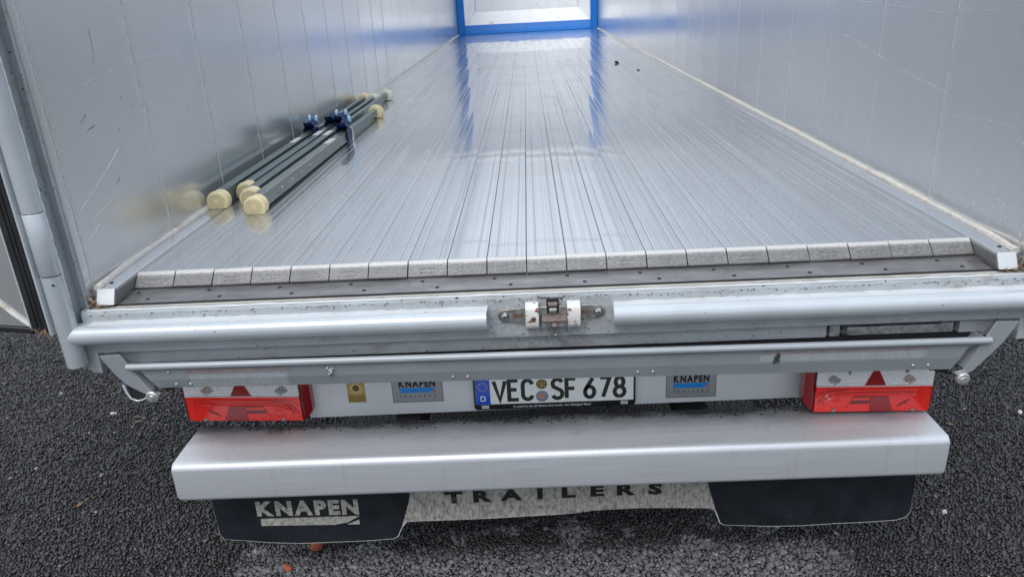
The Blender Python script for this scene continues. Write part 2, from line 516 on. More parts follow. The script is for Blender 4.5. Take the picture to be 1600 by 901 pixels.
# stroke lettering: every glyph is a few polylines in a box 0..w by 0..1
def _A(cx, cy, rx, ry, a0, a1, n=8): return arc(cx, cy, rx, a0, a1, n, ry)
GL = {
 'K': (.82, [[(0, 0), (0, 1)], [(.78, 1), (.12, .45)], [(.30, .62), (.84, 0)]]),
 'N': (.80, [[(0, 0), (0, 1), (.8, 0), (.8, 1)]]),
 'A': (.90, [[(0, 0), (.45, 1), (.9, 0)], [(.2, .27), (.7, .27)]]),
 'P': (.72, [[(0, 0), (0, 1), (.45, 1)] + _A(.45, .70, .27, .30, 90, -90)[1:] + [(.02, .40)]]),
 'E': (.66, [[(.66, 1), (0, 1), (0, 0), (.66, 0)], [(.04, .5), (.6, .5)]]),
 'T': (.80, [[(0, 1), (.8, 1)], [(.4, .97), (.4, 0)]]),
 'R': (.76, [[(0, 0), (0, 1), (.48, 1)] + _A(.48, .74, .26, .26, 90, -90)[1:] + [(.02, .48)], [(.36, .46), (.76, 0)]]),
 'I': (.05, [[(0, 0), (0, 1)]]),
 'L': (.66, [[(0, 1), (0, 0), (.66, 0)]]),
 'S': (.70, [[(.68, .98), (.22, .98)] + _A(.22, .75, .2, .23, 90, 270)[1:] + [(.48, .52)] + _A(.48, .26, .2, .26, 90, -90)[1:] + [(.0, .0)]]),
 'v': (.60, [[(0, 1), (.3, 0), (.6, 1)]]),
 'e': (.46, [[(.44, 1), (0, 1), (0, 0), (.46, 0)], [(.04, .53), (.38, .53)]]),
 'c': (.46, [_A(.23, .74, .23, .26, 10, 180, 8) + [(0, .26)] + _A(.23, .24, .23, .24, 180, 350, 8)]),
 's': (.48, [_A(.24, .76, .23, .24, 20, 180, 7) + [(.05, .62), (.40, .42)] + _A(.24, .24, .24, .24, 20, -160, 8)]),
 'f': (.44, [[(.44, 1), (0, 1), (0, 0)], [(.04, .50), (.38, .50)]]),
 '6': (.48, [[(.40, 1), (.12, .56), (.02, .36)] + _A(.24, .28, .23, .28, 165, 520, 16)]),
 '7': (.46, [[(0, 1), (.46, 1), (.14, 0)]]),
 '8': (.48, [_A(.24, .75, .19, .24, 90, 450, 18), _A(.24, .255, .24, .255, -90, 270, 18)]),
 'D': (.55, [[(.0, .0), (0, 1), (.3, 1)] + _A(.3, .75, .25, .25, 90, 0, 4)[1:] + _A(.3, .25, .25, .25, 0, -90, 4) + [(.0, .0)]]),
}
def ribbon(pts, t):
    P = [Vector((p[0], p[1])) for p in pts]
    L, Rr = [], []
    for i, p in enumerate(P):
        d0 = (p - P[i - 1]).normalized() if i else (P[1] - p).normalized()
        d1 = (P[i + 1] - p).normalized() if i < len(P) - 1 else d0
        n0, n1 = Vector((-d0.y, d0.x)), Vector((-d1.y, d1.x))
        m = n0 + n1
        m = m / max(m.length, 1e-6)
        k = min(1.0 / max(m.dot(n0), .38), 2.2) * t / 2
        L.append(p + m * k)
        Rr.append(p - m * k)
    return L, Rr
def lettering(name, items, frame, mat, parent):
    """items: (char, x, z, sx, sz, stroke); frame maps (x, z, depth) to 3D; one mesh per letter"""
    for ch, x, z, sx, sz, t in items:
        m = MB()
        for si, st in enumerate(GL[ch][1]):
            L, Rr = ribbon([(x + px * sx, z + pz * sz) for px, pz in st], t)
            n = len(L)
            d = .0003 + si * .00012
            m.add([frame(p.x, p.y, d) for p in L] + [frame(p.x, p.y, d) for p in Rr], [(i, i + 1, n + i + 1, n + i) for i in range(n - 1)])
        m.build(name, mat, parent, smooth=0)
def bold_word(text, x0, x1, z0, z1, frame, mat, parent, weight=.055, gap=.08, pitch=None, width=None):
    """heavy sans capitals between x0 and x1, one mesh per letter"""
    dg = bpy.context.evaluated_depsgraph_get()
    gl = []
    for ch in text:
        c = bpy.data.curves.new('letter', 'FONT')
        c.body = ch
        c.size = 1
        c.offset = weight
        c.resolution_u = 4
        o = bpy.data.objects.new('letter', c)
        COL.objects.link(o)
        bpy.context.view_layer.update()
        me = bpy.data.meshes.new_from_object(o.evaluated_get(bpy.context.evaluated_depsgraph_get()))
        bpy.data.objects.remove(o)
        xs = [v.co.x for v in me.vertices]
        ys = [v.co.y for v in me.vertices]
        gl.append((me, min(xs), max(xs), min(ys), max(ys)))
    tot = sum(g[2] - g[1] for g in gl) + gap * (len(gl) - 1)
    k = (x1 - x0) / tot
    x = x0
    for i, (me, a, b, lo, hi) in enumerate(gl):
        kk = k if pitch is None else width
        if pitch is not None: x = x0 + pitch * i - (b - a) * kk / 2
        for v in me.vertices:
            v.co = Vector(frame(x + (v.co.x - a) * kk, z0 + (v.co.y - lo) / (hi - lo) * (z1 - z0), .0005))
        me.materials.clear()
        me.materials.append(MAT[mat])
        o = place('letter', me, parent)
        x += (b - a + gap) * k
def flat_y(y): return lambda x, z, d: (x, y - d, z)

# ================================================================== ground
GZ = -1.2
g = MB()
g.add([(-150, -150, GZ), (150, -150, GZ), (150, 150, GZ), (-150, 150, GZ)], [(0, 1, 2, 3)])
tag(g.build('asphalt_ground', 'asphalt', smooth=0), kind='structure')

def chippings():
    # crushed stone bound in the wearing course
    phi = (1 + 5 ** .5) / 2
    base = np.array([(-1, phi, 0), (1, phi, 0), (-1, -phi, 0), (1, -phi, 0), (0, -1, phi), (0, 1, phi), (0, -1, -phi), (0, 1, -phi), (phi, 0, -1), (phi, 0, 1), (-phi, 0, -1), (-phi, 0, 1)], float)
    base /= np.linalg.norm(base[0])
    F = np.array([(0, 11, 5), (0, 5, 1), (0, 1, 7), (0, 7, 10), (0, 10, 11), (1, 5, 9), (5, 11, 4), (11, 10, 2), (10, 7, 6), (7, 1, 8), (3, 9, 4), (3, 4, 2), (3, 2, 6), (3, 6, 8), (3, 8, 9), (4, 9, 5), (2, 4, 11), (6, 2, 10), (8, 6, 7), (9, 8, 1)])
    pts = []
    for (x0, x1, y0, y1) in ((-3.7, -1.0, -.25, 2.9), (-1.0, 1.0, -.25, .75), (1.0, 2.9, -.25, 2.6)):
        sp = .0128
        gx, gy = np.meshgrid(np.arange(x0, x1, sp), np.arange(y0, y1, sp * .9))
        gx[::2] += sp / 2
        p = np.stack([gx.ravel(), gy.ravel()], 1)
        pts.append(p + rng.uniform(-.0042, .0042, p.shape))
    P = np.concatenate(pts)
    N = len(P)
    r = np.clip(rng.lognormal(-4.95, .30, N), .004, .0135)
    V = np.repeat(base[None], N, 0) * (1 + rng.uniform(-.24, .24, (N, 12, 1)))
    V *= np.stack([rng.uniform(.8, 1.25, N), rng.uniform(.8, 1.25, N), rng.uniform(.45, .8, N)], 1)[:, None, :]
    a = rng.uniform(0, 6.28, N)
    ca, sa = np.cos(a), np.sin(a)
    tx, ty = rng.normal(0, .3, N), rng.normal(0, .3, N)
    X = V[..., 0] * ca[:, None] - V[..., 1] * sa[:, None]
    Y = V[..., 0] * sa[:, None] + V[..., 1] * ca[:, None]
    Z = V[..., 2] + X * tx[:, None] + Y * ty[:, None]
    V = np.stack([X, Y, Z], -1) * r[:, None, None]
    V[..., 0] += P[:, 0:1]
    V[..., 1] += P[:, 1:2]
    V[..., 2] += GZ + .002 + rng.uniform(-.003, .0015, N)[:, None]
    FF = (F[None] + (np.arange(N) * 12)[:, None, None]).reshape(-1, 3)
    me = bpy.data.meshes.new('asphalt_chippings')
    me.vertices.add(N * 12)
    me.vertices.foreach_set('co', V.astype(np.float32).ravel())
    me.loops.add(len(FF) * 3)
    me.loops.foreach_set('vertex_index', FF.astype(np.int32).ravel())
    me.polygons.add(len(FF))
    me.polygons.foreach_set('loop_start', np.arange(0, len(FF) * 3, 3, dtype=np.int32))
    me.update(calc_edges=True)
    tone = np.clip(rng.beta(2.0, 2.6, N), 0, .93)
    tone = np.where(rng.random(N) < .003, 1.0, tone)
    at = me.attributes.new('tone', 'FLOAT', 'POINT')
    at.data.foreach_set('value', np.repeat(tone, 12).astype(np.float32))
    hu = me.attributes.new('hue', 'FLOAT', 'POINT')
    hu.data.foreach_set('value', np.repeat(rng.random(N), 12).astype(np.float32))
    me.materials.append(MAT['stones'])
    me.shade_smooth()
    o = place('asphalt_chippings', me)
    tag(o, 'dark wet stone chippings of the asphalt, pale where dry behind the bumper', 'chippings', kind='stuff')
chippings()

# ================================================================== trailer
TR = empty('moving_floor_trailer', (0, 0, GZ))
tag(TR, 'open aluminium moving floor trailer seen from behind with its rear door swung open', 'trailer')
TR_INV = Matrix.Translation((0, 0, -GZ))
class P:                                             # parent wrapper: geometry is written in scene coordinates
    pass
def under(o, parent=None):
    """parent an object whose coordinates are scene coordinates to the trailer (or to one of its parts)"""
    o.parent = parent if parent is not None else TR
    o.matrix_parent_inverse = TR_INV if parent is None else Matrix.Identity(4)
    return o
def part(m, name, mat, parent=None, **k):
    return under(m.build(name, mat, None, **k), parent)
def piece(name, me, parent=None, loc=None, rot=None, **k):
    return under(place(name, me, None, loc=loc, rot=rot, **k), parent)
# sub-parts sit under parts whose own matrix is TR * TR_INV = identity, so scene coordinates stay valid

WX, LEN, TOP = 1.24, 12.3, 2.75
# ---- side walls, one panel per extrusion
SEAM = .482
def side_wall(sx):
    m = MB()
    x0, x1 = sorted((sx * (WX + .006), sx * (WX + .034)))
    m.box((x0, -.02, -.16), (x1, LEN + .5, TOP))
    m.box((sx * (WX - .02) if sx > 0 else sx * (WX + .05), -.02, TOP + .001), (sx * (WX + .05) if sx > 0 else sx * (WX - .02), LEN + .5, TOP + .09))
    w = part(m, 'side_wall', 'paint')
    ys = [-.012] + [(.482 if sx < 0 else .467) + SEAM * k for k in range(25)]
    ys = [y for y in ys if y < LEN - .1] + [LEN]
    ys = [-.045] + ys
    pm = MB()
    xa, xb = sorted((sx * WX, sx * (WX + .005)))
    pm.box((xa, 0, 0), (xb, 1, 1))
    meshes = {}
    for a, b in zip(ys, ys[1:]):
        L = round(b - a - .0022, 4)
        if L not in meshes:
            q = MB()
            # a panel has a slightly dished face between its two raised edges
            d = .0003
            prof = [(0, .0004), (.004, 0), (.03, d), (L * .5, d * 1.4), (L - .03, d), (L - .004, 0), (L, .0004)]
            ring = [(sx * (WX + dd), yy) for yy, dd in prof] + [(sx * (WX + .0055), L), (sx * (WX + .0055), 0)]
            q.extrude_z(ring, -.03, TOP)
            o = q.build('wall_panel', 'wall', None, smooth=20)
            meshes[L] = o.data
            bpy.data.objects.remove(o)
        piece('wall_panel', meshes[L], w, loc=(0, a + .0011, 0))
    # pale sealant that fills each joint
    for y in ys[1:-1]:
        if y > 5: break
        q = MB()
        q.tube([(sx * (WX - .0003), y, -.01), (sx * (WX - .0003), y, .6), (sx * (WX - .0003), y, TOP)], .0012 if sx < 0 else .0008, 6)
        part(q, 'joint_bead', 'joint', w)
    # sealant bead along the floor, with a jog at the tail
    q = MB()
    pts = []
    n = 60
    for k in range(n + 1):
        y = -.03 + (LEN + .03) * (k / n) ** 1.8
        off = .012 if y > .16 else .012 + .02 * (1 - y / .16)
        pts.append((sx * (WX - off * .55), y, .002 + random.uniform(-.001, .001)))
    q.tube(pts, [.0095 * random.uniform(.8, 1.2) for _ in pts], 8)
    part(q, 'floor_sealant', 'seal', w)
    return w
wall_l = side_wall(-1)
wall_r = side_wall(1)

# ---- moving floor: 21 planks, each with its cast end block
PW = 2.336 / 21
def plank_mesh():
    h = PW / 2 - .0005
    g1 = .0285
    def groove(x): return [(x - .0028, .0002), (x - .0010, -.0004), (x - .0005, -.0016), (x + .0005, -.0016), (x + .0010, -.0004), (x + .0028, .0002)]
    top = [(-h, -.0016), (-h + .0003, -.0007), (-h + .0022, -.0001)] + groove(-g1) + [(-g1 + .012, .0003), (0, .0004), (g1 - .012, .0003)] + groove(g1) + [(h - .0022, -.0001), (h - .0003, -.0007), (h, -.0016)]
    prof = top + [(h, -.028), (-h, -.028)]
    m = MB()
    m.extrude_y(prof, .094, LEN)
    o = m.build('floor_plank', 'floor', None, smooth=5)
    me = o.data
    bpy.data.objects.remove(o)
    return me
def block_mesh(seed):
    r = random.Random(seed)
    h = PW / 2 - .0012
    m = MB()
    e = [r.uniform(-.0015, .0015) for _ in range(4)]
    prof = [(.0925, .0012), (.088, -.0008), (.083, -.0045), (.052 + e[0], -.033), (.054, -.0375), (.0925, -.0375)]
    m.loft([[(x, y, z + (e[1] if k else e[2]) * .5) for y, z in prof] for k, x in enumerate((-h, h))])
    for t_ in (.42, .72):
        x = -.026 + r.uniform(-.006, .004)
        while x < .022:
            w_ = r.uniform(.004, .011)
            ya, za = .083 - .031 * t_, -.0045 - .0285 * t_
            n_ = (-.0006, .00065)
            vs = []
            for xx in (x, x + w_):
                for dt in (-.0011, .0011):
                    vs += [(xx, ya + dt * .74, za + dt * .68), (xx, ya + dt * .74 + n_[0], za + dt * .68 + n_[1])]
            m.add(vs, [(1, 3, 7, 5), (0, 1, 5, 4), (2, 6, 7, 3), (0, 2, 3, 1), (4, 5, 7, 6)])
            x += w_ + r.uniform(.0012, .003)
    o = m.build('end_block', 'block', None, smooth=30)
    me = o.data
    bpy.data.objects.remove(o)
    return me
pm = plank_mesh()
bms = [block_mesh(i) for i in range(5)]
for i in range(21):
    x = -1.168 + PW * (i + .5)
    pl = piece('floor_plank', pm, None, loc=(x, 0, 0), rot=(0, random.gauss(0, .0035), 0))
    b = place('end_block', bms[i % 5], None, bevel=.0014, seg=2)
    b.parent = pl
    b.location = (0, random.uniform(-.002, .002), 0)
# fixed edge profiles beside the planks, their chamfered ends painted white
for sx in (-1, 1):
    m = MB()
    xi, xo = 1.1705, WX - .002
    rings = []
    for y, z in ((LEN, 0), (.02, 0), (-.028, -.001)):
        rings.append([(sx * xi, y, -.04), (sx * xi, y, z - .0012), (sx * (xi + .004), y, z), (sx * xo, y, z), (sx * xo, y, -.04)])
    m.loft(rings)
    ep = part(m, 'floor_edge_profile', 'floor', smooth=25)
    e = MB()
    xi2, xo2 = xi + .003, xo - .016
    e.loft([[(sx * xi2, -.0285, -.0012), (sx * xo2, -.0285, -.0012), (sx * xo2, -.0285, -.041), (sx * xi2, -.0285, -.041)],
            [(sx * xi2, -.031, -.0025), (sx * xo2, -.031, -.0025), (sx * xo2, -.052, -.041), (sx * xi2, -.052, -.041)]])
    part(e, 'white_end', 'paint_white', ep, bevel=.001)
    s = MB()
    s.add([(sx * (xi - .0015), .093, -.002), (sx * (xi - .0015), -.028, -.002), (sx * (xi - .0015), -.05, -.042), (sx * (xi - .0015), .05, -.037), (sx * (xi - .0015), .093, -.03)], [(0, 1, 2, 3, 4)])
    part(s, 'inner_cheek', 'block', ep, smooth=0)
    d = MB()
    d.tube([(sx * 1.203, .012, -.0005), (sx * 1.203, .012, .0018)], [.006, .005], 10)
    part(d, 'screw', 'dark', ep)
    # caked dirt in the corner
    q = MB()
    for k in range(70):
        x = sx * (1.185 + random.random() ** .6 * .062)
        y = -.05 + random.uniform(-.012, .05) * (1.0 if abs(x) > 1.222 else .25)
        z = -.045 + (.03 * random.random() if abs(x) > 1.222 else .004)
        r = random.uniform(.002, .0045)
        rings = []
        for j in range(4):
            th = math.pi * (.12 + .76 * j / 3)
            rings.append([(x + r * 1.5 * math.sin(th) * math.cos(a), y + r * 1.5 * math.sin(th) * math.sin(a), z + r * .8 * math.cos(th)) for a in [6.283 * i / 7 for i in range(7)]])
        q.loft(rings)
    o = part(q, 'caked_dirt', 'dirt', ep, smooth=60)
    o['kind'] = 'stuff'

# ---- sub floor, wear plate at the tail and its screws
m = MB()
m.box((-1.236, .1, -.10), (1.236, LEN, -.045))
part(m, 'floor_bearers', 'dark')
m = MB()
m.extrude_x([(.12, -.0385), (.046, -.0392), (-.034, -.0445), (-.0345, -.0492), (.12, -.0448)], -1.19, 1.19)
wp = part(m, 'wear_plate', 'wear_plate', smooth=20)
sm = MB()
sm.tube([(0, 0, 0), (0, 0, .0012)], [.0058, .0048], 10)
so = sm.build('screw', 'dark', None)
sme = so.data
bpy.data.objects.remove(so)
for k in range(12):
    x = -1.10 + .2 * k
    if x < 1.15: piece('screw', sme, wp, loc=(x, -.012, -.0429), rot=(math.radians(3.7), 0, 0))
    x = -1.165 + .2 * k
    if x < 1.17: piece('screw', sme, wp, loc=(x + .02, .031, -.0399), rot=(math.radians(3.7), 0, 0))

# ---- rear beam: sill, face, band
m = MB()
prof = [(.10, -.0505), (-.056, -.0508), (-.0615, -.053), (-.064, -.058), (-.066, -.064), (-.0665, -.174), (-.058, -.1755), (-.046, -.1785), (-.0455, -.2195), (-.036, -.221), (.10, -.221)]
m.extrude_x(prof, -1.262, .748)
m.extrude_x([(.10, -.0505), (-.056, -.0508), (-.0615, -.053), (-.064, -.058), (-.066, -.064), (-.0665, -.174), (-.058, -.1755), (-.046, -.1785), (-.0455, -.1855), (.10, -.1855)], .748, 1.262)
m.extrude_x([(.10, -.187), (-.0455, -.187), (-.0455, -.2195), (-.036, -.221), (.10, -.221)], 1.102, 1.262)
beam = part(m, 'rear_beam', 'paint_sill', smooth=20)
# pale worn lip of the sill
m = MB()
pts = [(-1.245 + 2.49 * k / 80, -.0605 + random.uniform(-.0008, .0008), -.0524 + random.uniform(-.0006, .0006)) for k in range(81)]
m.tube(pts, [.0036 * random.uniform(.7, 1.2) for _ in pts], 6)
part(m, 'sill_lip', 'paint_white', beam)
m = MB()
m.box((-1.235, -.0555, -.0504), (1.235, -.0385, -.0493))
part(m, 'sill_top', 'sill_beige', beam)
m = MB()
m.box((-1.19, -.0378, -.0504), (1.19, -.0352, -.0458))
part(m, 'plate_edge', 'dark', beam)
# dusty ledge of filler above the tubes
for a, b in ((-1.235, -.163), (.172, 1.25)):
    m = MB()
    n = 60
    rings = []
    for k in range(n + 1):
        x = a + (b - a) * k / n
        j = random.uniform(-.0016, .0016)
        rings.append([(x, -.0655, -.0805 + j), (x, -.078 + j, -.0822), (x, -.092, -.0822), (x, -.092, -.09), (x, -.0655, -.09)])
    m.loft(rings)
    part(m, 'weld_ledge', 'paint_white', beam, smooth=50)
# chipped paint along the lip and round the latch
m = MB()
for k in range(330):
    if k < 230: x, z = random.uniform(-1.24, 1.24), -.061 - abs(random.gauss(0, .005))
    else: x, z = random.gauss(.008, .09), random.uniform(-.172, -.062)
    if abs(x) > 1.24 or z < -.172: continue
    a, b = random.uniform(.001, .0042), random.uniform(.0006, .0015)
    ph = random.uniform(-.4, .4)
    ring = [(x + a * math.cos(t) * random.uniform(.6, 1.2), z + b * math.sin(t) * random.uniform(.6, 1.3) + math.sin(ph) * a * math.cos(t)) for t in [6.283 * i / 6 for i in range(6)]]
    yy = -.0672 if z < -.0645 else -.0672
    m.add([(p[0], yy, p[1]) for p in ring], [tuple(range(6))])
o = part(m, 'paint_chips', 'grime', beam, smooth=0)
o['kind'] = 'stuff'
# guard tubes
TC, TRAD = (-.091, -.1095), .0272
for a, b in ((-1.290, -.165), (.168, 1.290)):
    m = MB()
    prof = arc(TC[0], TC[1], TRAD, 95, 275, 20) + [(-.067, -.137), (-.067, -.0835)]
    m.extrude_x(prof, a, b)
    part(m, 'guard_tube', 'paint', beam, smooth=25)
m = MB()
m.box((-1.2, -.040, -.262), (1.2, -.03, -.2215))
part(m, 'gap_shade', 'dark', beam)  # dark strip added as painted shade in the gap behind the rod
# galvanised insert in the slot of the lower band
m = MB()
m.box((.7485, -.0, -.2205), (1.1015, .004, -.186))
part(m, 'slot_back', 'dark', beam)
m = MB()
m.box((.806, -.042, -.2195), (1.088, -.004, -.1955))
m.box((1.055, -.043, -.1955), (1.088, -.004, -.191))
m.box((.758, -.045, -.2195), (.785, -.006, -.1875))
part(m, 'slot_insert', 'galvanised', beam, bevel=.0015)

# ---- latch in the middle of the beam
m = MB()
m.box((-.052, -.074, -.126), (.068, -.0668, -.086))
lat = part(m, 'centre_latch', 'steel_worn', bevel=.002)
for sx, x0, x1, zb in ((-1, -.136, -.035, -.108), (1, .148, .045, -.104)):
    q = MB()
    r0, r1 = .0175, .0235
    cx = x0 - sx * (-.0) - sx * .0 + (-sx) * r0
    prof = [(cx + r0 * math.cos(t), zb + r0 * math.sin(t)) for t in [math.radians(90 + (180 if sx > 0 else 0) + 180 * k / 12) for k in range(13)]]
    xe = x1
    ends = [(xe, zb - r1), (xe, zb + r1)] if sx < 0 else [(xe, zb + r1), (xe, zb - r1)]
    q.extrude_y(prof + ends, -.0745, -.0668)
    part(q, 'strap', 'steel_worn', lat, bevel=.0015)
    q = MB()
    q.tube([(cx, -.0745, zb), (cx, -.0765, zb)], [.0125, .0125], 20)
    q.tube([(cx, -.0765, zb), (cx, -.084, zb), (cx, -.0855, zb)], [.0085, .0085, .006], 6)
    part(q, 'bolt', 'steel_bright', lat, smooth=30)
    q = MB()
    xa = sorted((x1 + sx * .043 - sx * 0, x1 + sx * .002))
    # bent lug that wraps the strap
    pr = [(-.0668, -.073), (-.082, -.0735), (-.092, -.079), (-.0965, -.089), (-.0965, -.127), (-.092, -.138), (-.083, -.143), (-.0668, -.1435)]
    q.extrude_x(pr, -.0625 if sx < 0 else .0475, -.0275 if sx < 0 else .0825)
    part(q, 'lug', 'rustwhite', lat, smooth=40, bevel=.001)
    q = MB()
    q.box((cx + (.022 if sx < 0 else -.045), -.0752, zb - .004), (cx + (.05 if sx < 0 else -.024), -.0747, zb + .004))
    part(q, 'rust_streak', 'rust', lat)
m = MB()
m.box((-.006, -.0762, -.104), (.026, -.0672, -.066))
part(m, 'slot', 'dark', lat)
m = MB()
m.tube([(-.002, -.077, -.079), (.022, -.077, -.079)], .0075, 12)
part(m, 'roller', 'rust_pink', lat)
m = MB()
m.tube([(.001, -.078, -.094), (.0195, -.078, -.094)], .0075, 12)
part(m, 'roller', 'steel_worn', lat)
m = MB()
m.box((-.020, -.113, -.1145), (.046, -.076, -.108))
part(m, 'handle', 'rust_pink', lat, bevel=.0015)
m = MB()
m.box((-.019, -.1, -.134), (.045, -.077, -.1148))
part(m, 'handle_body', 'galvanised', lat, bevel=.002)
m = MB()
m.tube([(.013, -.1005, -.1165), (.013, -.106, -.126), (.013, -.101, -.138)], [.009, .0095, .006], 10)
part(m, 'pivot', 'rust_pink', lat)
m = MB()
cs = [(.013 + .008 * math.cos(t), -.088, -.151 + .013 * math.sin(t)) for t in [6.283 * k / 14 for k in range(15)]]
m.tube(cs, .003, 6, caps=False)
part(m, 'eye', 'steel_worn', lat)
# cracked paint above the latch
m = MB()
m.tube([(-.03, -.0665, -.060), (-.012, -.0668, -.0635), (.004, -.0668, -.066), (.02, -.0668, -.064), (.034, -.0668, -.0655), (.045, -.0665, -.058)], .0012, 5)
part(m, 'paint_crack', 'grime', lat)

# ---- corner posts with hinge tubes
for sx in (-1, 1):
    m = MB()
    # channel post: back web plus two flanges
    prof = [(sx * 1.2465, -.046), (sx * 1.2555, -.046), (sx * 1.2555, -.030), (sx * 1.279, -.030), (sx * 1.279, -.085), (sx * 1.286, -.085), (sx * 1.286, .02), (sx * 1.2465, .02)]
    m.extrude_z(prof, -.215, TOP)
    post = part(m, 'corner_post', 'paint_sill', smooth=20, bevel=.0015)
    q = MB()
    xc, yc, r = sx * 1.291, -.0925, .0268
    q.tube([(xc, yc, -.196), (xc, yc, -.192), (xc, yc, .066)], [r * .97, r, r], 24, caps=False)
    q.tube([(xc, yc, .066), (xc, yc, .0661)], [r, .004], 24)
    q.tube([(xc, yc, -.196), (xc, yc, -.186)], [r * .97, r * .8], 24, caps=True)
    q.tube([(xc, yc, .237), (xc, yc, TOP)], [r, r], 24)
    part(q, 'hinge_tube', 'paint', post, smooth=40)
    q = MB()
    q.tube([(xc + .012 * -sx, yc - .0225, .046), (xc + .013 * -sx, yc - .0250, .046)], .0032, 10)
    part(q, 'grease_hole', 'dark', post)
    # flaking weld line beside the tube
    q = MB()
    pts = [(sx * 1.2635, -.090 + random.uniform(-.001, .001), -.02 + (TOP + .02) * k / 200) for k in range(201)]
    q.tube(pts, [.0027 * random.uniform(.4, 1.25) for _ in pts], 6)
    part(q, 'weld_bead', 'paint_white', post)
    # stiffener foot under the corner
    q = MB()
    q.extrude_y([(sx * 1.284, -.14), (sx * 1.284, -.222), (sx * 1.272, -.236), (sx * 1.246, -.238), (sx * 1.246, -.14)], -.0655, -.03)
    part(q, 'foot_gusset', 'paint', post, bevel=.002)

# ---- open rear door, swung past the corner
def door():
    a = math.radians(13)
    ox, oy = -1.3255, -.104
    def D(u, w, z): # u along the door away from the hinge, w out of its inner face (towards the viewer)
        return (ox - u * math.cos(a) - w * math.sin(a), oy + u * math.sin(a) - w * math.cos(a), z)
    def dbox(m, u0, u1, w0, w1, z0, z1):
        vs = [D(u, w, z) for u in (u0, u1) for w in (w0, w1) for z in (z0, z1)]
        m.add(vs, [(0, 1, 3, 2), (4, 6, 7, 5), (0, 4, 5, 1), (2, 3, 7, 6), (0, 2, 6, 4), (1, 5, 7, 3)])
    B, T = -.096, TOP
    m = MB()
    dbox(m, .0, 1.22, -.045, -.012, B, T)
    d = part(m, 'rear_door', 'paint')
    q = MB()
    dbox(q, .066, 1.18, -.0118, -.002, B + .016, T - .05)
    part(q, 'inner_panel', 'wall', d)
    q = MB()
    dbox(q, .006, .060, -.0119, .006, B + .003, T - .02)
    dbox(q, .0605, 1.2, -.0119, .004, B - .004, B + .0145)
    part(q, 'rubber_seal', 'rubber', d, bevel=.004)
    q = MB()
    dbox(q, .022, .026, .0062, .0085, B + .02, T - .05)
    dbox(q, .036, .041, .0062, .0082, B + .02, T - .05)
    part(q, 'seal_rib', 'rubber', d, bevel=.001)
    q = MB()
    dbox(q, .0605, .0655, -.0119, .0045, B + .016, T - .05)
    part(q, 'panel_edge', 'paint', d)
    q = MB()
    dbox(q, -.004, .0045, -.0119, .007, B - .003, T)
    part(q, 'edge_strip', 'paint', d, bevel=.001)
    q = MB()
    pts = [D(.067, .0, B + .02), D(.10, .0015, B + .043), D(.15, .0015, B + .083), D(.32, .0015, B + .20), D(1.16, .0015, B + .74)]
    q.tube(pts, .0052, 8)
    part(q, 'pale_diagonal', 'seal', d)  # pale diagonal strip across the inner panel
    q = MB()
    xc, yc, r = -1.291, -.0925, .0274
    q.tube([(xc, yc, .0695), (xc, yc, .0715), (xc, yc, .2325), (xc, yc, .2345)], [r * .95, r, r, r * .95], 24)
    part(q, 'hinge_knuckle', 'paint', d, smooth=40)
    q = MB()
    for k in range(26):
        p = Vector(D(random.uniform(-.0, .05), random.uniform(.004, .012), B + random.random() ** 2 * .02))
        q.tube([p, p + Vector((random.uniform(-.012, .012), random.uniform(-.006, .0), random.uniform(-.006, .006)))], .0012, 5)
    o = part(q, 'straw_debris', 'dirt', d)
    o['kind'] = 'stuff'
door()

# ---- hinged valance under the beam: rod, folded plate, arms
m = MB()
zl = lambda x, a, b: a + (b - a) * (x + 1.15) / 2.3
rod = [(-1.153 + 2.31 * k / 20, -.100, zl(-1.153 + 2.31 * k / 20, -.2050, -.2195)) for k in range(21)]
m.tube(rod, .0098, 14)
m_paint('paint_rod', (.40, .43, .455), rough=.36, metal=.15)
val = part(m, 'valance_rod', 'paint_rod', smooth=60)
m = MB()
rings = []
for k in range(31):
    x = -1.122 + 2.23 * k / 30
    xb = -1.088 + 2.165 * k / 30
    z0 = zl(x, -.2175, -.2325)
    z2 = zl(x, -.280, -.311)
    zc = z0 + (z2 - z0) * .52
    rings.append([(x, -.0965, z0), ((x + xb) / 2, -.093, zc), (xb, -.084, z2), (xb, -.081, z2 - .0006), ((x + xb) / 2, -.0895, zc), (x, -.092, z0)])
m.loft(rings)
vp = part(m, 'valance_plate', 'paint_panel', smooth=8)
# worn reflective tape ghosts on the plate
def on_valance(x, t, d=.0006):
    z0, z2 = zl(x, -.2175, -.2325), zl(x, -.280, -.311)
    zc = z0 + (z2 - z0) * .52
    if t < .52:
        k = t / .52
        return (x, -.0965 + .0035 * k - d, z0 + (zc - z0) * k)
    k = (t - .52) / .48
    return (x, -.093 + .009 * k - d, zc + (z2 - zc) * k)
def strip(x0, x1, t0, t1, mat, name='tape_ghost', n=10):
    q = MB()
    for a, b in (((t0, min(t1, .52)),) if t1 <= .52 else ((t0, .52), (.52, t1)) if t0 < .52 else ((t0, t1),)):
        vs = []
        for k in range(n + 1):
            x = x0 + (x1 - x0) * k / n
            vs += [on_valance(x, a), on_valance(x, b)]
        q.add(vs, [(2 * k, 2 * k + 1, 2 * k + 3, 2 * k + 2) for k in range(n)])
    part(q, name, mat, vp, smooth=0)
plain('tape_pale', (.36, .385, .40), .4, .1, .10, 30, (4, 1, 1), dirt=(.28, .30, .31), dirtamt=.2, dirtscale=40)
plain('tape_red', (.29, .235, .24), .5, 0, .2, 30)
strip(-.99, -.72, .30, .97, 'tape_pale')
strip(.56, 1.0, .16, .46, 'tape_pale')
strip(-1.0, -.71, .04, .22, 'tape_red')
strip(.56, 1.0, .05, .14, 'tape_red')
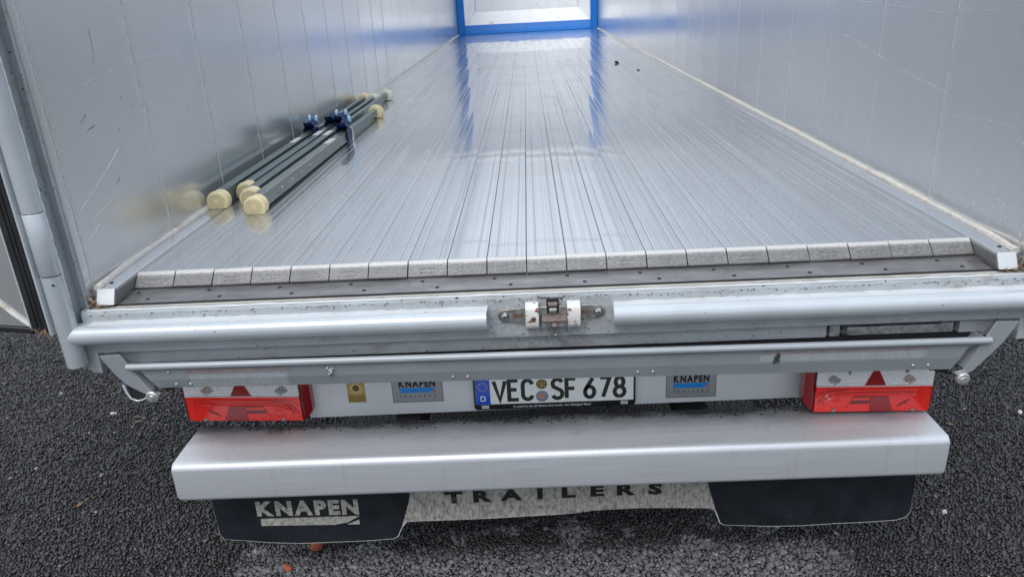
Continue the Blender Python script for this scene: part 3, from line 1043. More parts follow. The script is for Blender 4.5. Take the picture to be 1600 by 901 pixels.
def rivet(x, t):
    q = MB()
    p = Vector(on_valance(x, t, -.0005))
    q.tube([p, p + Vector((0, -.003, .0008)), p + Vector((0, -.0045, .001))], [.0042, .0037, .0018], 10)
    part(q, 'rivet', 'steel_zinc', vp, smooth=60)
for x, t in ((-1.035, .80), (-.995, .80), (-1.045, .14), (-.268, .78), (-.228, .78), (.235, .78), (.275, .78), (.972, .80), (1.012, .80)): rivet(x, t)
for x in (-.602, .605):                                 # two corroded knocks below the rod
    q = MB()
    for k in range(7):
        p = Vector(on_valance(x + random.uniform(-.007, .007), .1 + .05 * k, 0))
        q.tube([p, p + Vector((random.uniform(-.003, .003), -.004, -.004)), p + Vector((0, -.002, -.009))], [.003, .004, .0015], 6)
    part(q, 'knock', 'grime' if x > 0 else 'galvanised', vp)

for sx in (-1, 1):
    top, bot = -.178, -.307 if sx < 0 else -.330
    m = MB()
    # outer folded face of the arm (faces the rear), then its return towards the front
    outer = [(1.226, top + .006), (1.168, top + .008), (1.146, -.217), (1.108, bot + .022), (1.082, bot + .014), (1.098, bot + .0), (1.130, bot + .016), (1.172, -.262), (1.197, -.228)]
    m.extrude_y([(sx * x, z) for x, z in outer], -.094, -.0885)
    arm = part(m, 'valance_arm', 'paint_panel', bevel=.0012)
    q = MB()
    q.add([(sx * 1.146, -.0935, -.217), (sx * 1.107, -.0935, bot + .022), (sx * 1.100, -.02, bot + .034), (sx * 1.143, -.02, -.217),
           (sx * 1.1495, -.0935, -.217), (sx * 1.1105, -.0935, bot + .022), (sx * 1.1035, -.02, bot + .034), (sx * 1.1465, -.02, -.217)],
          [(0, 1, 2, 3), (4, 7, 6, 5), (0, 4, 5, 1), (1, 5, 6, 2), (2, 6, 7, 3), (3, 7, 4, 0)])
    part(q, 'return_flange', 'paint_panel', arm)
    q = MB()
    bx, bz = 1.106, (-.301 if sx < 0 else -.334)
    q.tube([(sx * bx, -.092, bz), (sx * bx, -.1, bz), (sx * bx, -.1025, bz)], [.0175, .0175, .0145], 20)
    q.tube([(sx * bx, -.1025, bz), (sx * bx, -.108, bz)], [.009, .008], 6)
    part(q, 'pivot_bolt', 'steel_zinc', arm, smooth=30)
    if sx < 0:
        q = MB()
        pts = [(-1.182, -.092, -.262), (-1.176, -.095, -.285), (-1.168, -.097, -.303), (-1.152, -.097, -.312), (-1.135, -.097, -.309)]
        pts += [(-1.118, -.096, -.300)]
        q.tube(pts, [.0042, .0036, .003, .0028, .0026, .0024], 8)
        part(q, 'cable_guard', 'paint', arm, smooth=60)
        q = MB()
        q.extrude_y([(-1.176, -.262), (-1.168, -.302), (-1.152, -.3105), (-1.128, -.305), (-1.112, -.290), (-1.14, -.262)], -.090, -.05)
        part(q, 'guard_hollow', 'dark', arm)
    q = MB()
    q.extrude_y([(sx * 1.228, top + .006), (sx * 1.213, top + .01), (sx * 1.150, -.235), (sx * 1.2, -.22), (sx * 1.222, -.2)], -.05, -.03)
    part(q, 'arm_stay', 'paint_panel', arm)
    # rubber stub of the side marker cable
    q = MB()
    n_ = 26
    q.tube([(sx * (1.09 - .13 * k / n_), -.055 + .10 * k / n_, bz + .006 + .004 * k / n_ - .02 * (k / n_) ** 2) for k in range(n_ + 1)], [.0145 if k % 2 else .0115 for k in range(n_ + 1)], 10)
    part(q, 'cable', 'rubber', arm)

# ---- light board with plate and stickers
m = MB()
YB = .25
m.add([(-.80, YB, -.30), (.82, YB, -.30), (.82, YB, -.579), (-.80, YB, -.592), (-.80, YB + .03, -.30), (.82, YB + .03, -.30), (.82, YB + .03, -.579), (-.80, YB + .03, -.592)],
      [(0, 3, 2, 1), (4, 5, 6, 7), (0, 1, 5, 4), (3, 7, 6, 2), (0, 4, 7, 3), (1, 2, 6, 5)])
board = part(m, 'light_board', 'paint_board')

# number plate
YP = YB - .012
PX0, PX1, PZ0, PZ1 = -.249, .276, -.578, -.455
m = MB()
r = .012
prof = []
for cx, cz, a0 in ((PX1 - r, PZ1 - r, 0), (PX0 + r, PZ1 - r, 90), (PX0 + r, PZ0 + r, 180), (PX1 - r, PZ0 + r, 270)): prof += arc(cx, cz, r, a0, a0 + 90, 5)
m.extrude_y(prof, YP - .002, YP + .0115)
np_ = part(m, 'number_plate', 'plate_frame', smooth=30, bevel=.0015)
FX0, FX1, FZ0, FZ1 = PX0 + .007, PX1 - .007, PZ0 + .0215, PZ1 - .006
q = MB()
q.box((FX0, YP - .0036, FZ0), (FX1, YP - .0021, FZ1))
part(q, 'plate_face', 'plate_white', np_)
q = MB()
q.box((FX0 + .0005, YP - .0042, FZ0 + .0005), (FX0 + .047, YP - .0037, FZ1 - .0005))
part(q, 'euro_band', 'plate_blue', np_)
plain('star_yellow', (.85, .62, .03), .4)
q = MB()
for k in range(12):
    a = 6.283 * k / 12
    cx, cz = FX0 + .0235 + .0145 * math.sin(a), FZ1 - .0305 + .0145 * math.cos(a)
    vs = [(cx + (.0027 if j % 2 == 0 else .0012) * math.sin(.628 * j), YP - .0046, cz + (.0027 if j % 2 == 0 else .0012) * math.cos(.628 * j)) for j in range(10)]
    q.add(vs, [tuple(range(10))])
part(q, 'star_ring', 'star_yellow', np_, smooth=0)
lettering('country_letter', [('D', FX0 + .0165, FZ0 + .014, .0245, .0165, .0034)], flat_y(YP - .0043), 'plate_white', np_)
ZC = FZ0 + .0105
H = .076
its = []
for ch, x in (('v', -.186), ('e', -.137), ('c', -.092), ('s', .004), ('f', .0495), ('6', .108), ('7', .158), ('8', .2045)):
    its.append((ch, x + .004, ZC + .004, .066 if ch not in 'v' else .062, H - .006, .0132))
lettering('plate_character', its, flat_y(YP - .0037), 'text_green', np_)
q = MB()
for (cz, mat, R1) in ((ZC + .058, 'gold_dark', .0175), (ZC + .014, 'seal_grey', .0205)):
    q = MB()
    q.extrude_y([(-.0265 + R1 * math.cos(t), cz + R1 * math.sin(t)) for t in [6.283 * k / 28 for k in range(28)]], YP - .0042, YP - .0037)
    s_ = part(q, 'official_seal', mat, np_, smooth=30)
    q = MB()
    if mat == 'gold_dark':
        for k in range(6):
            t0 = 6.283 * k / 6 + .15
            q.add([(-.0265, YP - .0045, cz), (-.0265 + .0135 * math.cos(t0), YP - .0045, cz + .0135 * math.sin(t0)), (-.0265 + .0135 * math.cos(t0 + .62), YP - .0045, cz + .0135 * math.sin(t0 + .62))], [(0, 1, 2)])
        o = part(q, 'seal_print', 'gold', np_, smooth=0)
    else:
        q.add([(-.0265 + x, YP - .0045, cz + z) for x, z in ((-.008, .007), (-.001, .009), (.003, .004), (.009, .002), (.005, -.004), (.007, -.009), (-.002, -.007), (-.007, -.008), (-.006, 0))], [tuple(range(9))])
        o = part(q, 'seal_print', 'label_red', np_, smooth=0)
def small_text(name, s, size, loc, mat, parent, ex=1.0):
    c = bpy.data.curves.new(name, 'FONT')
    c.body = s
    c.size = size
    c.align_x = 'CENTER'
    c.resolution_u = 3
    c.offset = size * .012
    o = bpy.data.objects.new(name, c)
    COL.objects.link(o)
    dg = bpy.context.evaluated_depsgraph_get()
    me = bpy.data.meshes.new_from_object(o.evaluated_get(dg))
    bpy.data.objects.remove(o)
    me.transform(Matrix.Translation(loc) @ Matrix.Rotation(math.radians(90), 4, 'X') @ Matrix.Diagonal((ex, 1, 1, 1)))
    me.materials.clear()
    me.materials.append(MAT[mat])
    return under(place(name, me), parent)
small_text('slogan', 'it used to be all about the truck, we changed that!', .0125, (.005, YP - .0026, PZ0 + .0065), 'label_white', np_)
for x in (PX0 + .036, PX1 - .036):
    q = MB()
    for k in range(4):
        q.box((x - .012, YP - .0028, PZ0 + .0058 + k * .0031), (x + .012, YP - .0022, PZ0 + .008 + k * .0031))
    part(q, 'maker_mark', 'label_white', np_)

# company stickers
def sticker(x0, x1, z0, z1):
    q = MB()
    q.box((x0, YB - .0011, z0), (x1, YB - .0003, z1))
    s = part(q, 'company_sticker', 'sticker_grey')
    e = MB()
    t = .0013
    for a, b in (((x0 - t, z0 - t), (x1 + t, z0)), ((x0 - t, z1), (x1 + t, z1 + t)), ((x0 - t, z0), (x0, z1)), ((x1, z0), (x1 + t, z1))):
        e.box((a[0], YB - .001, a[1]), (b[0], YB - .0003, b[1]))
    part(e, 'sticker_border', 'text_black', s)
    w = x1 - x0
    yb = YB - .0011
    a, b = x0 + .022, x1 - .022
    zt = z0 + .057
    bold_word('KNAPEN', a, b, zt - .003, zt + .024, flat_y(yb), 'text_black', s)
    e = MB()
    zb, zc2 = z0 + .034, z0 + .052
    bar = [(a, zb), (b - .020, zb), (b - .010, zb + .006), (b, zc2), (a, zc2)]
    e.add([(x, yb - .0004, z) for x, z in bar], [tuple(range(5))])
    part(e, 'logo_bar', 'logo_blue', s, smooth=0)
    e = MB()
    e.add([(x, yb - .0004, z) for x, z in ((b - .012, zb + .0005), (b, zb + .0005), (b, zb + .013))], [(0, 1, 2)])
    part(e, 'logo_tip', 'logo_red', s, smooth=0)
    bold_word('TRAILERS', a + .004, b, z0 + .0165, z0 + .0262, flat_y(yb), 'text_black', s, weight=-.005, pitch=(b - a - .008) / 7, width=.0145)
sticker(-.515, -.351, -.545, -.42)
sticker(.378, .537, -.563, -.438)
# golden inspection sticker
q = MB()
q.box((-.664, YB - .0011, -.540), (-.605, YB - .0003, -.463))
gs = part(q, 'inspection_sticker', 'gold')
gc = (-.6345, -.4865)
e = MB()
e.add([(gc[0] + .0115 * math.cos(t), YB - .0016, gc[1] + .0115 * math.sin(t)) for t in [6.283 * k / 20 for k in range(20)]], [tuple(range(20))])
part(e, 'sun_disc', 'gold_dark', gs, smooth=0)
plain('gold_pale', (.60, .53, .28), .4, .2, .1, 60)
e = MB()
n = 20
e.add([(gc[0] + r_ * math.cos(6.283 * k / n), YB - .0014, gc[1] + r_ * math.sin(6.283 * k / n)) for r_ in (.0125, .017) for k in range(n)], [(k, (k + 1) % n, n + (k + 1) % n, n + k) for k in range(n)])
for k in range(9):
    a0 = math.radians(195 + k * 19)
    c_, s_ = math.cos(a0), math.sin(a0)
    e.add([(gc[0] + rr * c_ - w * s_, YB - .0014, gc[1] + rr * s_ + w * c_) for rr, w in ((.019, -.0012), (.026, -.0012), (.026, .0012), (.019, .0012))], [(0, 1, 2, 3)])
part(e, 'sun_rays', 'gold_pale', gs, smooth=0)
e = MB()
for k in range(6):
    z = -.5155 - k * .0038
    x = -.661
    while x < -.609:
        w = random.uniform(.002, .007)
        e.box((x, YB - .0015, z), (min(x + w, -.608), YB - .00115, z + .0017))
        x += w + .0016
part(e, 'fine_print', 'gold_dark', gs)

# ---- rear lamps
def lamp(x0, x1, zt, z_l, z_r, yf, sx):
    """x0 outer/left .. x1; bottom z at left and right; sx: -1 left lamp, +1 right lamp"""
    w = x1 - x0
    def zb(x): return z_l + (z_r - z_l) * (x - x0) / w
    hgt = .152
    def F(u, v, d=0):        # u 0..1 across, v 0 bottom .. 1 top
        x = x0 + u * w
        return (x, yf - d, zb(x) + v * hgt)
    def poly(m, pts, d): m.add([F(u, v, d) for u, v in pts], [tuple(range(len(pts)))])
    m = MB()
    ins = .03
    ol = [(-.018, .10), (.02, -.035), (.98, -.035), (1.018, .10), (1.018, 1.0), (-.018, 1.0)]
    fr = [F(u, v) for u, v in ol]
    bk = [(p[0], p[1] + .075, p[2]) for p in fr]
    m.loft([fr, bk])
    L = part(m, 'tail_lamp', 'lens_side', bevel=.004)
    def slab(pts, d0, d1, mat, name, bev=0):
        q = MB()
        q.loft([[F(u, v, d1) for u, v in pts], [F(u, v, d0) for u, v in pts]])
        return part(q, name, mat, L, bevel=bev)
    slab([(.012, .0), (.99, .0), (.99, .585), (.012, .585)], .0005, .010, 'lens_red', 'red_lens', .002)
    slab([(.012, .60), (.99, .60), (.99, .99), (.012, .99)], .0005, .010, 'lens_clear', 'clear_lens', .002)
    # triangle reflector across both lenses
    f = (lambda u: u) if sx < 0 else (lambda u: 1 - u)
    P_ = lambda pts: [(f(u), v) for u, v in pts]
    slab(P_([(.405, .605), (.485, .975), (.52, .975), (.585, .605)]), .0102, .0118, 'lens_dark', 'triangle_reflector')
    slab(P_([(.315, .015), (.375, .36), (.52, .36), (.52, .015)]), .0102, .0116, 'lens_dark', 'reflector_field')
    slab(P_([(.523, .09), (.523, .36), (.655, .36), (.72, .09)]), .0102, .0114, 'lens_side', 'reflector_field')
    slab(P_([(.523, .09), (.523, .19), (.70, .19), (.72, .09)]), .0115, .0121, 'lens_red', 'reflector_step')
    slab(P_([(.523, .275), (.523, .33), (.665, .33), (.68, .275)]), .0115, .0121, 'lens_red', 'reflector_step')
    # raised ribs: two long bars that sweep down at the inner end
    for kk, (v0, th, mat) in enumerate(((.50, .020, 'lens_bright'), (.385, .022, 'lens_bright'), (.445, .012, 'lens_dark'))):
        pts = [(.14, v0), (.45, v0), (.66, v0)] + [(.66 + .30 * math.sin(a), v0 - .30 * (1 - math.cos(a))) for a in [math.radians(9 * j) for j in range(1, 9)]]
        q = MB()
        q.tube([F(f(u), v, .0102) for u, v in pts], th * hgt * .75, 6)
        part(q, 'lens_rib', mat, L)
    for kk in range(3):
        q = MB()
        pts = [(.72 + .05 * kk + .20 * math.sin(a), .52 - .42 * (1 - math.cos(a))) for a in [math.radians(10 * j) for j in range(9)]]
        pts = [p for p in pts if p[0] < .975]
        q.tube([F(f(u), v, .0102) for u, v in pts], .0013, 5)
        part(q, 'lens_rib', 'lens_dark', L)
    slab(P_([(.03, .17), (.03, .50), (.085, .50), (.075, .17)]), .0102, .0112, 'lens_bright', 'corner_reflector')
    # bright focus behind the lens and prisms
    for u, v in ((.80, .20),):
        q = MB()
        q.loft([[F(f(u + .055 * math.cos(t)), v + .10 * math.sin(t), .0102) for t in [6.283 * k / 14 for k in range(14)]],
                [F(f(u + .03 * math.cos(t)), v + .06 * math.sin(t), .0118) for t in [6.283 * k / 14 for k in range(14)]]])
        part(q, 'bulb_focus', 'lens_bright', L)
    for j in range(3):
        slab(P_([(.19 + .028 * j, .27 - .04 * j), (.205 + .028 * j, .29 - .04 * j), (.235 + .028 * j, .20 - .04 * j), (.22 + .028 * j, .18 - .04 * j)]), .0102, .0112, 'lens_dark', 'prism_bar')
    for u, mat in ((.215, 'bulb_amber'), (.845, 'bulb_dark')):       # bulbs seen through the slanted prisms
        for j in range(9):
            o_ = (j - 4) / 4
            hh = .10 * (1 - abs(o_) ** 1.6) + .015
            uu = u + o_ * .052
            slab(P_([(uu - .0035 - hh * .12, .735 - hh), (uu + .0035 - hh * .12, .735 - hh), (uu + .0035 + hh * .12, .735 + hh), (uu - .0035 + hh * .12, .735 + hh)]), .0102, .0108, mat, 'bulb_hatch')
    for vv in (.66, .90):  # thin ridges added to draw the highlight line on the clear lens
        q = MB()
        q.tube([F(.02, vv, .0104), F(.98, vv, .0104)], .0012, 6)
        part(q, 'highlight_ridge', 'lens_clear', L)
    slab(P_([(.70, .985), (.745, .985), (.735, .90), (.722, .84), (.71, .90)]), .0102, .0110, 'bulb_dark', 'shade_tab')
    slab(P_([(.225, .985), (.27, .985), (.26, .92), (.245, .86), (.23, .92)]), .0102, .0110, 'bulb_dark', 'shade_tab')
    q = MB()
    q.tube([F(.012, .592, .0104), F(.99, .592, .0104)], .0016, 6)
    part(q, 'divider', 'lens_clear', L)
    for u in (.155, .825):
        q = MB()
        a = F(f(u), .045, .0102)
        q.tube([a, (a[0], a[1] - .003, a[2])], [.0062, .0055], 12)
        part(q, 'lens_screw', 'steel_worn', L)
    # inner end cheek
    q = MB()
    ui = 1.0 if sx < 0 else 0.0
    e = 1 if sx < 0 else -1
    q.loft([[F(ui + e * .004, -.01, .006), F(ui + e * .06, .12, -.02), F(ui + e * .06, .95, -.02), F(ui + e * .004, .98, .006)],
            [F(ui + e * .004, -.01, -.04), F(ui + e * .06, .12, -.06), F(ui + e * .06, .95, -.06), F(ui + e * .004, .98, -.04)]])
    part(q, 'end_cheek', 'lens_dark', L, bevel=.003)
    return L
lamp(-1.178, -.800, 0, -.553, -.567, .20, -1)
lamp(.810, 1.170, 0, -.566, -.575, .145, 1)

# ---- under-run bumper
m = MB()
prof = [(.20, -.588)] + arc(.024, -.617, .034, 90, 180, 8, .034) + arc(.006, -.700, .016, 180, 270, 5) + [(.022, -.7155), (.022, -.700), (.005, -.695), (.003, -.62), (.03, -.594), (.20, -.594)]
prof = [(.205, -.589), (.11, -.5865)] + arc(.013, -.6095, .023, 90, 180, 9) + arc(.006, -.703, .016, 180, 270, 5) + [(.05, -.719), (.05, -.713), (.012, -.711), (-.004, -.70), (-.004, -.622), (.03, -.593), (.205, -.595)]
rings = []
for x, k in ((-1.164, .010), (-1.1625, .005), (-1.158, .0015), (-1.148, 0), (1.150, 0), (1.160, .0015), (1.1645, .005), (1.166, .010)):
    ring = []
    for y, z in prof:
        dy, dz = y - .10, z + .65
        ring.append((x, .10 + dy * (1 - k / .105), -.65 + dz * (1 - k / .068) + .002 + .005 * (x / 1.16)))
    rings.append(ring)
m.loft(rings)
bump = part(m, 'underrun_bumper', 'bumper', smooth=30)
q = MB()
for k in range(420):                                   # grit lying along the back of the bumper
    x = random.uniform(-1.0, 1.1)
    y = .205 - abs(random.gauss(0, .022))
    r = random.uniform(.0012, .0042)
    z = -.5855 + .005 * (x / 1.16)
    rings = [[(x + r * s * math.cos(a) * random.uniform(.7, 1.3), y + r * s * math.sin(a) * random.uniform(.7, 1.3), z + h * r) for a in [6.283 * i / 5 for i in range(5)]] for s, h in ((.8, -.4), (1, .3), (.5, .9))]
    q.loft(rings)
o = part(q, 'bumper_grit', 'grime', bump, smooth=60)
o['kind'] = 'stuff'
for sx in (-1, 1):                                      # carriers from chassis to bumper
    q = MB()
    q.box((sx * .47 - .04, .12, -.71), (sx * .47 + .04, .30, -.597))
    q.box((sx * .47 - .04, .301, -.71), (sx * .47 + .04, 1.2, -.30))
    part(q, 'bumper_carrier', 'dark', bump)

# ---- mud flap: white sheet with printed black fields
YF = .16
out = [(-1.157, -.70), (-1.153, -.848), (-1.1475, -.985), (-1.135, -1.005), (-1.05, -1.012), (-.982, -1.019), (-.87, -1.023), (-.76, -1.020), (-.65, -1.018), (-.552, -1.014), (-.532, -1.005), (-.515, -.968), (-.497, -.949), (-.45, -.948), (-.2, -.952), (.0, -.9525), (.074, -.950), (.13, -.943), (.288, -.940), (.42, -.942), (.515, -.944), (.535, -.953), (.555, -1.006), (.568, -1.015), (.718, -1.0165), (.82, -1.012), (.929, -1.003), (1.05, -.999), (1.13, -.995), (1.160, -.985), (1.176, -.962), (1.172, -.84), (1.17, -.70)]
def flap_y(x, z):                                      # the sheet hangs in a slight wave and its hem curls
    k = max(0, (-.70 - z) / .3)
    return YF + .004 * math.sin(x * 5.1) + .016 * k * k * math.sin(x * 3.3 + .9)
def sheet(poly, name, mat, d, parent=None, thick=0.0):
    """hanging sheet from z = -.70 down to the hem polyline, d in front of the middle surface"""
    px, pz = [p[0] for p in poly], [p[1] for p in poly]
    xs = sorted(set(list(np.linspace(px[0], px[-1], 70)) + px))
    R_ = 7
    q = MB()
    for off, flip in ((d, 0), (d - thick, 1)) if thick else ((d, 0),):
        vs, fs = [], []
        for x in xs:
            zb = float(np.interp(x, px, pz))
            for r_ in range(R_ + 1):
                z = -.70 + (zb + .70) * r_ / R_
                vs.append((x, flap_y(x, z) - off, z))
        for c_ in range(len(xs) - 1):
            for r_ in range(R_):
                a = c_ * (R_ + 1) + r_
                fs.append((a, a + 1, a + R_ + 2, a + R_ + 1))
        q.add(vs, fs)
    if thick:                                           # close the hem
        n = len(xs) * (R_ + 1)
        o0 = 0
        for c_ in range(len(xs) - 1):
            a, b = c_ * (R_ + 1) + R_, (c_ + 1) * (R_ + 1) + R_
            q.f.append((a, b, n + b, n + a))
            q.mi.append(0)
    return part(q, name, mat, parent, smooth=60)
hem = [(-1.1555, -.72), (-1.153, -.848)] + [p for p in out[2:-3]] + [(1.174, -.962), (1.1745, -.72)]
flap = sheet(hem, 'mud_flap', 'flap_white', 0, thick=.005)
leftf = [(-1.1555, -.701), (-1.1515, -.848), (-1.146, -.984), (-1.134, -1.003), (-1.05, -1.0097), (-.982, -1.0165), (-.87, -1.0205), (-.76, -1.0175), (-.65, -1.0155), (-.553, -1.0115), (-.5345, -1.003), (-.517, -.966), (-.485, -.87), (-.452, -.701)]
rightf = [(.480, -.701), (.512, -.86), (.5395, -.953), (.5575, -1.004), (.569, -1.0125), (.718, -1.0138), (.82, -1.0093), (.929, -1.0003), (1.05, -.9963), (1.129, -.9923), (1.158, -.983), (1.1735, -.962), (1.1700, -.84), (1.168, -.701)]
lf = [(-1.1545, -.72), (-1.1515, -.848)] + leftf[2:-1] + [(-.452, -.7005)]
rf = [(.480, -.7005)] + rightf[1:-3] + [(1.172, -.962), (1.1725, -.72)]
sheet(lf, 'black_field', 'flap_black', .0012, flap)
sheet(rf, 'black_field', 'flap_black', .0012, flap)
FR = lambda x, z, d: (x, flap_y(x, z) - .0018 - d, z)
bold_word('KNAPEN', -1.004, -.656, -.912, -.854, FR, 'flap_print', flap)
q = MB()
q.loft([[(x, flap_y(x, z) - d, z) for x, z in ((-.995, -.949), (-.745, -.9495), (-.70, -.942), (-.655, -.918), (-.995, -.922))] for d in (.0034, .0014)])
part(q, 'logo_bar', 'flap_print', flap, smooth=0)
q = MB()
q.loft([[(x, flap_y(x, z) - d, z) for x, z in ((-.70, -.9495), (-.658, -.9495), (-.658, -.932))] for d in (.0034, .0014)])
part(q, 'logo_tip', 'flap_print', flap, smooth=0)
bold_word('TRAILERS', -.333, .335, -.882, -.835, lambda x, z, d: (x, flap_y(x, z) - .0006 - d, z), 'text_black', flap, pitch=.0955, width=.09)

# ---- front wall: blue frame round a recessed panelled bay
m = MB()
FY = LEN
m.box((-1.236, FY + .45, -.05), (1.236, FY + .48, TOP))
fw = part(m, 'front_wall', 'wall')
HT = 2.12
def fbar(a, b, name='frame_bar'):
    q = MB()
    q.box(a, b)
    part(q, name, 'paint_blue', fw, bevel=.006)
fbar((-1.236, FY - .10, .0), (-1.12, FY + .05, HT))
fbar((1.12, FY - .10, .0), (1.236, FY + .05, HT))
q = MB()
q.extrude_x([(FY - .16, .004), (FY - .10, .05), (FY - .06, .15), (FY + .04, .15), (FY + .04, .004)], -1.119, 1.119)
part(q, 'frame_bar', 'paint_blue', fw, smooth=20, bevel=.004)
plain('bay_panel', (.90, .905, .91), .34, .15, .06, 12, (6, 1, .3), dirt=(.5, .47, .42), dirtamt=.1)
# recess: splayed cheeks, sloping floor, boards
for sx in (-1, 1):
    q = MB()
    q.add([(sx * 1.118, FY + .03, .15), (sx * .94, FY + .40, .36), (sx * .94, FY + .40, HT), (sx * 1.118, FY + .03, HT),
           (sx * 1.13, FY + .04, .15), (sx * .952, FY + .41, .36), (sx * .952, FY + .41, HT), (sx * 1.13, FY + .04, HT)],
          [(0, 1, 2, 3), (4, 7, 6, 5), (0, 4, 5, 1), (1, 5, 6, 2), (2, 6, 7, 3), (3, 7, 4, 0)])
    part(q, 'bay_cheek', 'bay_panel', fw)
q = MB()
q.add([(-1.115, FY + .03, .151), (1.115, FY + .03, .151), (.938, FY + .40, .36), (-.938, FY + .40, .36), (-1.115, FY + .03, .14), (1.115, FY + .03, .14), (.938, FY + .40, .35), (-.938, FY + .40, .35)],
      [(0, 1, 2, 3), (4, 7, 6, 5), (0, 4, 5, 1), (1, 5, 6, 2), (2, 6, 7, 3), (3, 7, 4, 0)])
part(q, 'bay_floor', 'bay_panel', fw)
for k in range(6):
    z0 = .355 + k * .295
    q = MB()
    q.box((-.937, FY + .405, z0), (.937, FY + .44, z0 + .287))
    part(q, 'bay_board', 'bay_panel', fw, bevel=.004)
q = MB()
q.box((-1.236, FY - .02, HT + .002), (1.236, FY + .44, HT + .07))
q.box((-1.236, FY - .02, HT + .13), (1.236, FY + .30, HT + .20))
part(q, 'head_rail', 'bay_panel', fw, bevel=.006)
q = MB()
q.box((-1.236, FY + .30, HT + .202), (1.236, FY + .36, HT + .33))
part(q, 'top_rail', 'paint', fw, bevel=.006)
# roof bow
q = MB()
q.tube([(-1.235, 8.8, TOP + .03), (-.8, 8.8, TOP + .06), (0, 8.8, TOP + .075), (.8, 8.8, TOP + .06), (1.235, 8.8, TOP + .03)], .022, 12)
part(q, 'roof_bow', 'paint')

# ---- chassis and running gear out of sight under the body
q = MB()
for sx in (-1, 1): q.box((sx * .55 - .06, .35, -.42), (sx * .55 + .06, LEN, -.225))
q.box((-1.235, .105, -.224), (1.235, LEN, -.17))
ch = part(q, 'chassis', 'dark')
for y in (3.6, 4.91, 6.22):
    q = MB()
    q.tube([(-.98, y, -.70), (.98, y, -.70)], .07, 12)
    q.box((-.62, y - .05, -.66), (-.48, y + .05, -.421))
    q.box((.48, y - .05, -.66), (.62, y + .05, -.421))
    a_ = part(q, 'axle', 'dark', ch)
    for sx in (-1, 1):
        q = MB()
        rr = [(.82, .30), (.82, .47), (.85, .4995), (1.17, .4995), (1.2, .47), (1.2, .30), (1.15, .28), (1.12, .12)]
        q.loft([[(sx * x, y + r_ * math.cos(t), -.70 + r_ * math.sin(t)) for t in [6.283 * k / 32 for k in range(32)]] for x, r_ in rr])
        part(q, 'wheel', 'tyre', ch)
q = MB()
for sx in (-1, 1):
    q.box((sx * .6 - .06, 10.4, GZ + .02), (sx * .6 + .06, 10.52, -.43))
    q.box((sx * .6 - .15, 10.3, GZ + .002), (sx * .6 + .15, 10.62, GZ + .02))
part(q, 'landing_leg', 'galvanised', ch)

# ---- rain drops on the right wall
def drops(sx, n, yr, zr):
    q = MB()
    for k in range(n):
        y = yr[0] + random.random() ** 1.3 * (yr[1] - yr[0])
        z = zr[0] + random.random() * (zr[1] - zr[0])
        r = random.uniform(.0006, .0014)
        ring = [6.283 * i / 6 for i in range(6)]
        base = sx * (WX + .0004)
        q.loft([[(base, y + r * math.cos(a), z + r * 1.25 * math.sin(a)) for a in ring], [(base - sx * r * .55, y + r * .7 * math.cos(a), z - r * .2 + r * .85 * math.sin(a)) for a in ring], [(base - sx * r * .85, y + r * .25 * math.cos(a), z - r * .3 + r * .3 * math.sin(a)) for a in ring]])
    o = part(q, 'rain_drops', 'drop', wall_r if sx > 0 else wall_l, smooth=80)
    o['kind'] = 'stuff'
drops(1, 800, (.05, 2.4), (.03, 1.0))

# ---- long scrapes and knocks on the walls
def scrape(wall, sx, pts, r, mat='scratch'):
    q = MB()
    P3 = []
    for (a, b) in zip(pts, pts[1:]):
        for k in range(8):
            u = k / 8
            P3.append((sx * (WX + .0004), a[0] + (b[0] - a[0]) * u, a[1] + (b[1] - a[1]) * u + random.uniform(-.0012, .0012)))
    q.tube(P3, [r * random.uniform(.35, 1.2) for _ in P3], 4)
    part(q, 'scrape', mat, wall, smooth=60)
plain('scratch', (.74, .745, .75), .4, .5, .05, 40)
plain('scuff', (.10, .095, .09), .7, 0, .3, 60)
scrape(wall_r, 1, [(.47, .345), (.62, .36), (.8, .385), (1.05, .43), (1.3, .47)], .0009)
scrape(wall_r, 1, [(.1, .60), (.5, .565), (1.3, .60)], .0007)
scrape(wall_r, 1, [(.12, .30), (.35, .29), (.42, .275)], .0006)
scrape(wall_l, -1, [(.02, .205), (.13, .25), (.30, .33)], .0013)
scrape(wall_l, -1, [(.02, .12), (.1, .15)], .0009)
scrape(wall_l, -1, [(.05, .50), (.45, .55), (.9, .56)], .0007)
scrape(wall_l, -1, [(.5, .42), (.95, .435)], .0008)
scrape(wall_l, -1, [(.06, .165), (.2, .2), (.33, .225)], .0007)
for (y, z, dy, dz) in ((.27, .59, .0, .07), (.26, .575, -.01, -.02), (.12, .42, .04, .02), (.30, .37, .012, .004), (.5, .40, .002, .012), (.62, .36, .01, 0), (.78, .36, .012, 0), (.14, .395, .05, .01), (.35, .455, .014, .004), (.22, .23, .03, .012), (.41, .42, .008, .003)):
    scrape(wall_l, -1, [(y, z), (y + dy, z + dz)], .0013, 'scuff')

